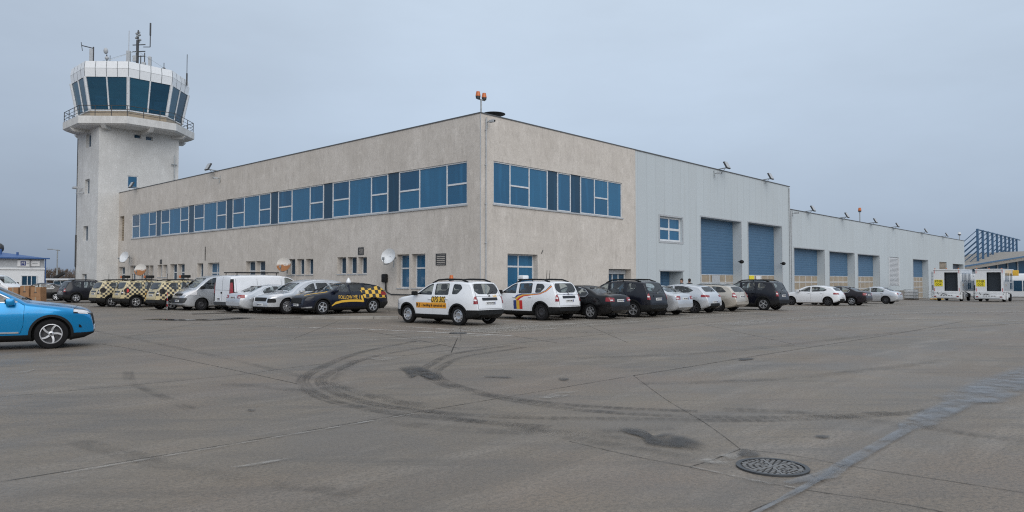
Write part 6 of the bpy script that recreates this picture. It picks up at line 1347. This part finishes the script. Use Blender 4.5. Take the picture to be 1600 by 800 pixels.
def build_depot():
    o = thing('depot_building', 'low white and grey depot with blue metal roof and a lettered sign', 'building', (-48.35, 75, 0), HEAD)
    w = MB(); w.box((-22, 0, 0), (0, 12, 2.72)); w.build('lower_wall', 'white_metal', o)
    w = MB(); w.box((-22, 0.02, 2.9), (-0.02, 12, 3.86)); w.build('upper_wall', 'frame_grey', o)
    c = MB(); c.box((-22.1, -0.12, 2.72), (0.08, 12.05, 2.9)); c.build('cornice', 'white_metal', o)
    r = MB(); r.add([(-22.3, -0.3, 3.88), (0.3, -0.3, 3.88), (0.3, 12.3, 3.88), (-22.3, 12.3, 3.88), (-22.3, 6, 4.75), (-3.6, 6, 4.75)], [(0, 1, 5, 4), (1, 2, 5), (2, 3, 4, 5), (3, 0, 4), (0, 3, 2, 1)]); r.build('roof', 'roof_blue', o)
    g = MB(); g.box((-22.35, -0.42, 3.80), (0.36, -0.305, 3.93)); g.cyl((0.05, -0.12, 0), (0.05, -0.12, 3.8), 0.05); g.build('gutter', 'roof_blue', o)
    f = MB(); FR = lambda s, d, z: (s, d, z)
    w = window(o, FR, -2.05, -0.68, 1.08, 2.12, -0.10, (-1.52, -1.16), (), 0.07, 'dark_glass')
    s = MB(); s.box((-2.40, -0.08, 3.02), (-1.36, -0.001, 3.66)); s.box((-1.28, -0.08, 3.06), (-0.45, -0.001, 3.62)); sg = s.build('sign', 'plate', o)
    s = MB(); s.box((-2.14, -0.095, 3.12), (-1.68, -0.081, 3.56)); s.build('logo', 'navy_film', sg)
    me = text_mesh('M', 0.42, 0.0); me.transform(Matrix.Translation((-1.91, -0.10, 3.34)) @ Matrix.Rotation(R(90), 4, 'X')); link('lettering', me, 'plate', sg)
    s = MB(); s.box((-1.62, -0.095, 3.29), (-1.42, -0.081, 3.36)); s.build('lettering', 'frame_grey', sg); s = MB(); s.box((-1.1, -0.095, 3.30), (-0.65, -0.081, 3.38)); s.build('lettering', 'frame_grey', sg)
    p = MB(); p.cyl((-1.32, -0.4, 2.9), (-1.32, -0.4, 3.75), 0.025); p.cyl((-1.32, -0.4, 3.72), (-1.32, 0, 3.72), 0.02); p.build('sign_lamp', 'dark_metal', sg)
    v = MB(); v.cyl((-3.2, 3, 4.2), (-3.2, 3, 4.85), 0.13); v.cyl((-1.8, 2.6, 4.1), (-1.8, 2.6, 4.55), 0.11); v.build('roof_vent', 'roof_blue', o)
    o = thing('chimney_cowl', 'grey ventilation cowl standing behind the blue depot roof', 'cowl', (-55.2, 78, 0)); b = MB(); b.cyl((0, 0, 0), (0, 0, 4.6), 0.25); b.build('pipe', 'steel', o); b = MB(); b.ball((0, 0, 5.1), 0.45, sc=(1, 1, 1.2)); b.build('cowl', 'dark_metal', o, 60)
    # brown boxes
    GB = 'brown cardboard boxes on the apron'
    specs = [(-30.75, 0.64, 0.60, 'lower left brown box of the stack behind the blue car'), (-30.75, 0.60, 0.58, 'upper left brown box of the stack behind the blue car'), (-30.08, 0.60, 0.62, 'lower middle brown box of the stack'), (-30.10, 0.56, 0.66, 'upper middle brown box, tallest of the stack'), (-29.35, 0.62, 0.60, 'lower right brown box of the stack set slightly apart'), (-29.35, 0.60, 0.60, 'upper right brown box of the stack set slightly apart')]
    zt = {}
    for i, (x, w, h, lab) in enumerate(specs):
        k = i // 2; z = zt.get(k, 0.0); o = thing('cardboard_box', lab, 'box', (x, 45 + 0.1 * (k % 2), z), R(random.uniform(-4, 4)), GB); zt[k] = z + h + 0.002
        b = MB(); b.rbox((-w / 2, -w / 2, 0), (w / 2, w / 2, h), 0.008); b.build('carton', 'cardboard', o)
        b = MB(); b.box((-0.035, -w / 2 - 0.003, h * 0.55), (0.035, -w / 2 - 0.0005, h - 0.01)); b.box((-0.035, -w / 2, h + 0.0005), (0.035, w / 2, h + 0.0018)); b.build('tape', 'sandpanel', o)
        b = MB(); b.box((-0.09, -w / 2 - 0.003, h * 0.38), (0.09, -w / 2 - 0.0006, h * 0.5)); b.build('print', 'bark', o)
    # lamp post
    o = thing('street_lamp', 'grey street lamp with a single arm beyond the depot', 'street lamp', (-69.0, 110, 0)); b = MB(); b.cyl((0, 0, 0), (0, 0, 6.3), 0.13, 0.08); b.build('pole', 'steel', o)
    b = MB(); b.cyl((0, 0, 6.2), (-1.0, 0, 6.35), 0.05); b.rbox((-1.5, -0.12, 6.28), (-0.8, 0.12, 6.42), 0.04); b.rbox((-0.15, -0.1, 6.1), (0.35, 0.1, 6.25), 0.04); b.build('lamp_head', 'steel', o)
    # low white shelter
    o = thing('bus_shelter', 'low white roofed shelter with open sides behind the parked cars', 'shelter', (-57.3, 90, 0)); b = MB(); b.rbox((-0.1, -0.8, 1.62), (2.7, 0.8, 1.84), 0.05); b.build('roof', 'white_metal', o)
    for x in (0.0, 0.9, 1.75, 2.6):
        b = MB(); b.cyl((x, -0.7, 0), (x, -0.7, 1.62), 0.045); b.cyl((x, 0.7, 0), (x, 0.7, 1.62), 0.045); b.build('post', 'frame_grey', o)
    b = MB(); b.box((0.05, 0.68, 0.2), (2.55, 0.70, 1.5)); b.build('glazing', 'pale_glass', o)
    o = thing('boom_barrier', 'dark covered boom tilted up above the white shelter', 'barrier', (-58.0, 92, 0)); b = MB(); b.cyl((0, 0, 0), (0, 0, 1.9), 0.12); b.build('post', 'frame_white', o); b = MB(); b.X = Matrix.Translation((0, 0, 1.75)) @ Matrix.Rotation(R(-32), 4, 'Y'); b.rbox((-0.4, -0.15, -0.12), (1.5, 0.15, 0.30), 0.1); b.build('arm', 'ink', o)
    f = thing('mesh_fence', 'dark mesh fence on posts beyond the shelter', 'fence', (-66, 96, 0)); 
    for i in range(9): b = MB(); b.cyl((i * 2.2, 0, 0), (i * 2.2, 0, 2.1), 0.05); b.build('post', 'dark_metal', f)
    b = MB()
    for i in range(90): b.cyl((i * 0.2, 0, 0.05), (i * 0.2, 0, 2.0), 0.012, n=4)
    for z in (0.1, 1.0, 2.0): b.cyl((0, 0, z), (17.6, 0, z), 0.02, n=4)
    b.build('wire_panel', 'dark_metal', f)
def build_trees():
    GT = 'bare winter trees beyond the depot'
    def tree(name, label, x, y, h, w, seed, cat='tree'):
        rnd = random.Random(seed); o = thing(name, label, cat, (x, y, 0), 0, GT); t = MB(); c = MB(); tips = []
        def grow(p, d, L, r, lvl, mb):
            q = p + d * L; mb.cyl(p, q, r, r * 0.65, n=5 if lvl < 2 else 3, cap=False)
            if lvl >= 4: return
            for k in range(rnd.choice((3, 4)) if lvl else 5):
                a = rnd.uniform(0, 6.28); s = rnd.uniform(0.35, 0.95); e = (d + Vector((math.cos(a) * s * w, math.sin(a) * s * w, rnd.uniform(-0.15, 0.4)))).normalized()
                grow(p + d * L * rnd.uniform(0.5, 1.0), e, L * rnd.uniform(0.55, 0.8), max(0.032, r * 0.5), lvl + 1, c)
        grow(Vector((0, 0, 0)), Vector((0, 0, 1)), h * 0.34, 0.14, 0, t)
        t.build('trunk', 'bark', o, fix=False); c.build('crown', 'twig', o, fix=False)
    for i, (x, y, h, w, lab) in enumerate(((-103.5, 160, 6.0, 1.0, 'bare brown tree next to the corner of the blue roofed depot'), (-101.0, 163, 6.6, 1.1, 'bare tree left of the street lamp pole'), (-98.6, 158, 5.9, 1.1, 'bare tree just right of the street lamp pole'), (-96.2, 162, 6.2, 1.1, 'bare tree close to the foot of the control tower'), (-105.8, 165, 5.8, 1.0, 'bare tree half hidden by the depot end wall'), (-94.0, 158, 5.0, 1.1, 'bare tree mostly hidden behind the tower base'))):
        tree('bare_tree', lab, x, y, h, w, 11 + i)
    rnd = random.Random(5); b = MB()
    for i in range(1500):                       # scrub that reads as one mass
        x = rnd.uniform(-125, -85); y = rnd.uniform(166, 172); p = Vector((x, y, 0)); d = Vector((rnd.uniform(-.5, .5), rnd.uniform(-.5, .5), 1)).normalized(); h = rnd.uniform(2.0, 4.8); b.cyl(p, p + d * h, 0.05, 0.015, n=3, cap=False)
        for k in range(4): q = p + d * h * rnd.uniform(.3, .9); b.cyl(q, q + Vector((rnd.uniform(-1, 1), rnd.uniform(-1, 1), rnd.uniform(0.1, 1))) * 0.9, 0.03, 0.012, n=3, cap=False)
    tag(b.build('scrub', 'twig', fix=False), 'leafless scrub thicket behind the bare trees', 'scrub', kind='stuff')
def build_ambulifts():
    GA = 'white ambulifts parked nose out'
    def lift(u, v, num, lab):
        p = on_ground(u, v); o = thing('ambulift', lab, 'ambulift', p, HEAD + math.pi, GA)     # local +x faces the camera
        W2 = 1.25; b = MB()                                                       # box body with a doorway
        FP = lambda s, d, z: (6.3 / 2 - d, s, z)
        b.box((-3.0, -W2, 1.05), (3.05, -W2 + 0.05, 3.35)); b.box((-3.0, W2 - 0.05, 1.05), (3.05, W2, 3.35)); b.box((-3.0, -W2 + 0.052, 3.30), (3.05, W2 - 0.052, 3.35)); b.box((-3.0, -W2 + 0.052, 1.05), (3.05, W2 - 0.052, 1.12)); b.box((-3.0, -W2 + 0.052, 1.13), (-2.95, W2 - 0.052, 3.29))
        pass
        b.box((3.0, W2 - 0.22, 1.121), (3.05, W2 - 0.052, 3.299))
        b.box((3.0, -W2 + 0.052, 1.121), (3.05, -0.22, 3.299)); b.box((3.0, -0.218, 3.10), (3.05, W2 - 0.222, 3.299))
        body = b.build('body', 'ambulift_white', o)
        b = MB(); b.rbox((-3.05, -W2 - 0.03, 3.352), (3.12, W2 + 0.03, 3.45), 0.03); b.build('roof', 'ambulift_white', o)
        b = MB(); b.box((2.6, -0.21, 1.13), (2.63, W2 - 0.23, 3.09)); b.build('door', 'slate', o)
        b = MB(); b.box((3.055, -1.16, 1.62), (3.07, -0.36, 2.32)); s = b.build('sign', 'lemon', o)
        for txt, z in (('PMR', 2.13), (num, 1.80)):
            me = text_mesh(txt, 0.38, 0.0); me.transform(Matrix.Translation((3.075, -0.76, z)) @ Matrix.Rotation(R(90), 4, 'Z') @ Matrix.Rotation(R(90), 4, 'X')); link('lettering', me, 'ink', s)
        for x0 in (1.6, 0.75, -0.1, -1.3, -2.1):
            for sd in (1, -1):
                y = sd * W2; a, c = sorted((y + sd * 0.004, y + sd * 0.016)); b = MB(); b.box((x0, a, 2.15), (x0 + 0.55, c, 3.0)); b.build('window', 'dark_glass', o)
                if x0 in (-1.3, -2.1): b = MB(); b.box((x0, a, 1.3), (x0 + 0.5, c, 2.0)); b.build('window', 'dark_glass', o)
                if x0 == 1.6: b = MB(); b.box((x0 - 0.1, a, 1.65), (x0 + 0.3, c, 1.9)); b.build('badge', 'sandpanel', o)
        b = MB()
        for y in (-W2 + 0.08, W2 - 0.12): b.box((3.055, y, 1.1), (3.075, y + 0.04, 1.45)); b.box((3.055, y, 3.0), (3.075, y + 0.04, 3.3))
        b.build('reflector_strip', 'red_film', o)
        b = MB(); b.rbox((-3.1, -1.1, 0.42), (3.2, 1.1, 0.78), 0.04); b.rbox((2.9, -W2, 0.32), (3.3, W2, 0.72), 0.04); b.rbox((2.95, -W2 + 0.05, 0.78), (3.15, W2 - 0.05, 1.04), 0.03)
        for x in (-1.8, 0, 1.8): b.tube([(x - 0.9, 0.9, 0.8), (x + 0.9, 0.9, 1.04)], 0.05); b.tube([(x - 0.9, -0.9, 1.04), (x + 0.9, -0.9, 0.8)], 0.05)
        b.build('chassis', 'frame_white', o, 40)
        b = MB()
        for k in range(5): b.box((3.301, -0.55 + 0.24 * k, 0.60), (3.309, -0.40 + 0.24 * k, 0.66))
        for sd in (1, -1):
            for k in range(6): y = sd * 1.1; a, c = sorted((y + sd * 0.003, y + sd * 0.012)); b.box((0.0, a, 0.46 + 0.05 * k), (0.5, c, 0.485 + 0.05 * k))
        b.build('grille', 'dark_metal', o)
        b = MB(); b.tube([(3.12, -0.9, 1.02), (3.2, -0.7, 0.62), (3.24, -0.3, 0.85), (3.2, 0.2, 0.66)], 0.03); b.build('hydraulic_hose', 'black', o)
        b = MB()
        for y in (-1.1, 0.0, 1.1): b.cyl((3.02, y, 3.45), (3.02, y, 3.53), 0.06, n=10)
        b.build('marker_lamp', 'orange', o)
        b = MB(); b.rbox((3.31, -0.95, 0.36), (3.36, 0.95, 0.46), 0.015); b.build('bumper', 'frame_grey', o)
        b = MB()
        for y in (-1.15, 0.95): b.rbox((3.302, y, 0.5), (3.335, y + 0.2, 0.6), 0.01)
        b.build('tail_light', 'red_lens', o)
        ty, rm = WHEELS
        for x in (1.6, -1.9):
            for s2 in (1, -1): w = empty('wheel', (x, s2 * 1.05, 0.42), 0 if s2 > 0 else math.pi); w.parent = o; link('tyre', ty, 'rubber', w); link('rim', rm, 'steel_rim', w)
        b = MB(); b.rbox((0.6, W2 - 0.12, 0.25), (1.0, W2 + 0.02, 0.98), 0.03); b.rbox((2.1, W2 - 0.12, 0.25), (2.5, W2 + 0.02, 0.98), 0.03); b.build('mudguard', 'white_metal', o)
        b = MB()
        for z in (0.5, 0.9, 1.3, 2.3, 2.7, 3.0): b.cyl((2.0, -W2 - 0.28, z), (2.6, -W2 - 0.28, z), 0.025)
        for x in (2.0, 2.6): b.cyl((x, -W2 - 0.28, 0.35), (x, -W2 - 0.28, 3.2), 0.03); b.cyl((x, -W2, 3.1), (x, -W2 - 0.28, 3.1), 0.02); b.cyl((x, -W2, 0.9), (x, -W2 - 0.28, 0.9), 0.02)
        b.rbox((2.2, -W2 - 0.2, 1.2), (2.7, -W2 - 0.02, 1.75), 0.03, 1); b.build('ladder', ['frame_white', 'dark_metal'], o)
        return o
    lift(65.6, -7.62, '004', 'white ambulift with dark doorway, left of the two, nearer the hall')
    o = lift(66.3, -11.35, '005', 'white ambulift with an orange lamp panel, right of the two')
    b = MB(); b.rbox((-2.2, 1.3, 2.75), (-2.05, 1.85, 3.35), 0.03); b.build('lamp_panel', 'yellow', o); b = MB(); b.cyl((-2.12, 1.25, 2.8), (-2.12, 1.5, 2.8), 0.03); b.build('arm', 'steel', o)
def build_right_side():
    # apron bus behind the ambulifts
    p = on_ground(80.5, -11.2); o = thing('apron_bus', 'white bus with rounded roof partly hidden behind the right ambulift', 'bus', p, HEAD + math.pi * 0.5)
    b = MB(); pr = rpoly([(-1.25, .35), (1.25, .35), (1.3, 2.5), (1.0, 3.25), (-1.0, 3.25), (-1.3, 2.5)], .25, 5); b.prism(pr, 'x', -6, 6); b.build('body', 'ambulift_white', o, 40)
    for s2 in (1, -1):
        for k in range(7): x = -5.7 + 1.62 * k; a, c = sorted((s2 * 1.27, s2 * 1.315)); b = MB(); b.rbox((x, a, 1.15), (x + 1.5, c, 2.4), 0.015); b.build('window', 'dark_glass', o)
    for x in (6.0, -6.0): a, c = sorted((x - 0.01, x + (0.03 if x > 0 else -0.03))); b = MB(); b.rbox((a, -1.1, 1.1), (c, 1.1, 2.6), 0.01); b.build('windscreen', 'dark_glass', o)
    for x in (3.8, -3.6):
        for s2 in (1, -1): w = empty('wheel', (x, s2 * 1.12, 0.42), 0 if s2 > 0 else math.pi); w.parent = o; link('tyre', WHEELS[0], 'rubber', w); link('rim', WHEELS[1], 'steel_rim', w)
    # tank in a cage and railings
    p = on_ground(69.0, -2.6); o = thing('cage_tank', 'white plastic tank in a metal cage beside the railings', 'tank', p, HEAD - R(10)); b = MB(); b.rbox((-.62, -.52, .16), (.62, .52, 1.15), .08); b.cyl((0, 0, 1.15), (0, 0, 1.22), 0.12); b.build('tank', 'plate', o, 40)
    b = MB()
    for i in range(6):
        x = -.66 + .264 * i
        for y in (-.56, .56): b.cyl((x, y, .14), (x, y, 1.2), .018, n=5)
    for z in (.2, .55, .9, 1.2):
        for y in (-.56, .56): b.cyl((-.66, y, z), (.66, y, z), .018, n=5)
        for x in (-.66, .66): b.cyl((x, -.56, z), (x, .56, z), .018, n=5)
    b.build('cage', 'steel', o); b = MB(); b.box((-.66, -.56, .0), (.66, .56, .13)); b.build('pallet', 'bark', o)
    for i, (u, v, lab) in enumerate(((66.5, -1.2, 'white tube railing left of the caged tank'), (71.2, -4.6, 'white tube railing right of the caged tank'))):
        p = on_ground(u, v); o = thing('tube_railing', lab, 'railing', p, HEAD - (0.0 if i == 0 else 0.5), 'white tube railings'); b = MB()
        for z in (.35, .7, 1.05): b.cyl((-1.1, 0, z), (1.1, 0, z), .03)
        b.build('rail', 'frame_white', o)
        for x in (-1.1, 0, 1.1): b = MB(); b.cyl((x, 0, 0), (x, 0, 1.08), .035); b.build('post', 'frame_white', o)
    p = on_ground(70.3, -4.6); o = thing('yellow_hose', 'coil of yellow hose lying by the caged tank', 'hose', p); b = MB(); b.tube([(0.45 * math.cos(t * .5) + .02 * t, 0.3 * math.sin(t * .5), .06 + .02 * (t % 5)) for t in range(40)], .045, 6); b.build('coil', 'yellow', o)
    # far terminal with masts and stays
    a = math.atan2(10, 27); o = thing('far_terminal', 'distant terminal with pale rising canopy edge and dark glazing below', 'building', (86, 139.3, -1.6), a)
    b = MB(); b.add([(0, 0, 5.0), (34, 0, 9.2), (34, 22, 9.2), (0, 22, 5.0), (0, 0, 5.5), (34, 0, 9.7), (34, 22, 9.7), (0, 22, 5.5)], [(0, 3, 2, 1), (4, 5, 6, 7), (0, 1, 5, 4), (1, 2, 6, 5), (2, 3, 7, 6), (3, 0, 4, 7)]); b.build('roof', 'kerb', o)
    b = MB(); b.add([(-.2, -.1, 5.60), (34, -.1, 9.82), (34, .3, 9.82), (-.2, .3, 5.60), (-.2, -.1, 5.85), (34, -.1, 10.07), (34, .3, 10.07), (-.2, .3, 5.85)], [(0, 3, 2, 1), (4, 5, 6, 7), (0, 1, 5, 4), (1, 2, 6, 5), (2, 3, 7, 6), (3, 0, 4, 7)]); b.build('roof_trim', 'blue_steel', o)
    b = MB(); b.add([(1, 2, 0), (34, 2, 0), (34, 2, 9.0), (1, 2, 5.0)], [(0, 1, 2, 3)]); b.add([(1, 2, 0), (1, 22, 0), (1, 22, 5), (1, 2, 5)], [(0, 1, 2, 3)]); b.build('glazing', 'dark_glass', o)
    b = MB()
    for k in range(12): x = 1.2 + 2.9 * k; b.box((x, 1.8, 0), (x + .2, 1.98, 5.0 + x * 4.1 / 34))
    for z in (2.6, 4.4): b.box((1, 1.85, z), (34, 1.97, z + .15))
    b.build('mullion', 'frame_grey', o)
    m = thing('cable_mast', 'blue steel mast nearest the low hall, first of the row with slanting stays', 'mast', uv(149.8, 4.8, -1.2), HEAD, 'blue masts of the far terminal')
    b = MB(); b.box((-.2, -.2, 0), (.2, .2, 13.5)); b.build('mast', 'blue_steel', m)
    b = MB()
    for k in range(8): z = 13.1 - 1.05 * k; b.cyl((0, 0.2, z), (0, 9.0, z - 8.4), .075, n=5)
    b.build('stay', 'blue_steel', m); b = MB(); b.cyl((0, 0, 13.35), (5.5, 0, 13.35), .14, n=6); b.build('tie_beam', 'blue_steel', m)
    ords = ('second', 'third', 'fourth', 'fifth', 'sixth', 'seventh', 'eighth', 'ninth', 'tenth')
    for i, w in enumerate(ords): c = copy_tree(m); c.location = uv(149.8 + 5.4 * (i + 1), 4.8, -1.2); c['label'] = 'blue steel mast, %s of the row of ten counted from the low hall' % w
def build_people():
    def person(x, y, rz, lab, turn):
        me = bpy.data.meshes.new('person'); Vs = []; E = []; rad = []
        def v(p, r, par=None):
            Vs.append(p); rad.append(r)
            if par is not None: E.append((par, len(Vs) - 1))
            return len(Vs) - 1
        pel = v((0, 0, .93), (.15, .12)); sp = v((0, 0, 1.13), (.145, .11), pel); ch = v((0, -.01, 1.32), (.17, .12), sp); nk = v((0, .0, 1.47), (.06, .06), ch); hd = v((0, .015, 1.56), (.075, .085), nk); v((0, .01, 1.67), (.072, .085), hd)
        for s in (1, -1):
            hip = v((s * .10, 0, .86), (.095, .095), pel); kn = v((s * .12, .02, .48), (.065, .065), hip); an = v((s * .12, -.03, .09), (.045, .045), kn); v((s * .13, .14, .035), (.04, .035), an)
            sh = v((s * .19, -.01, 1.37), (.07, .07), ch); el = v((s * .26, -.05, 1.10), (.048, .048), sh); wr = v((s * .22, .09, .90), (.033, .033), el); pm = v((s * .21, .14, .84), (.035, .022), wr)
            for k in range(4): a = v((s * (.19 + .016 * k), .165 + .004 * k, .79), (.010, .010), pm); v((s * (.19 + .016 * k), .16, .755 - .004 * (k % 3)), (.008, .008), a)
            v((s * .17, .16, .82), (.011, .011), pm)
        me.from_pydata(Vs, E, []); o = bpy.data.objects.new('person', me); COL.objects.link(o)
        md = o.modifiers.new('skin', 'SKIN')
        for i, r in enumerate(rad): me.skin_vertices[0].data[i].radius = r
        me.skin_vertices[0].data[0].use_root = True; o.modifiers.new('smooth', 'SUBSURF').levels = 2
        dg = bpy.context.evaluated_depsgraph_get(); out = bpy.data.meshes.new_from_object(o.evaluated_get(dg)); o.modifiers.clear(); o.data = out
        out.materials.clear(); out.materials.append(M['cloth']); out.materials.append(M['skin'])
        for p in out.polygons: p.use_smooth = True; p.material_index = 1 if p.center.z > 1.475 or (p.center.z < .89 and abs(p.center.x) > .16 and p.center.y > .08) else 0
        o.location = (x, y, 0); o.rotation_euler.z = rz; tag(o, lab, 'person', 'people standing by the hall door')
        h = MB(); h.ball((0, -.015, 1.655), .092, sc=(.95, 1.05, .95)); h.ball((0, -.05, 1.60), .085, sc=(.95, .8, 1.0)); h.build('hair', 'hair', o, 60)
        f = MB(); f.ball((0, .108, 1.575), .016, sc=(1, 1.2, 1.3)); f.ball((.083, .0, 1.58), .022, sc=(.5, 1, 1.4)); f.ball((-.083, .0, 1.58), .022, sc=(.5, 1, 1.4)); f.build('face', 'skin', o, 60)
        e = MB(); e.ball((.032, .095, 1.60), .011); e.ball((-.032, .095, 1.60), .011); e.box((-.025, .096, 1.527), (.025, .102, 1.535)); e.build('eyes', 'ink', o)
    person(10.52, 45.0, R(110), 'person in dark jacket turned sideways by the hall door behind the silver hatchback', 0); person(11.05, 45.2, R(20), 'person in black jacket seen from behind right of the other person', 0)

build_materials(); 
SLAB = (0.9, 1.6, 7.5, 5.6)
build_light(); build_apron(); build_terminal(); build_hangars(); build_tower()
WHEELS = make_wheel(0.42, 0.26, 'steel', 5, 'steel_rim')
build_vehicles(); build_lamps(); build_depot(); build_trees(); build_ambulifts(); build_right_side(); build_people()
for me in [m for m in bpy.data.meshes if m.users == 0]: bpy.data.meshes.remove(me)
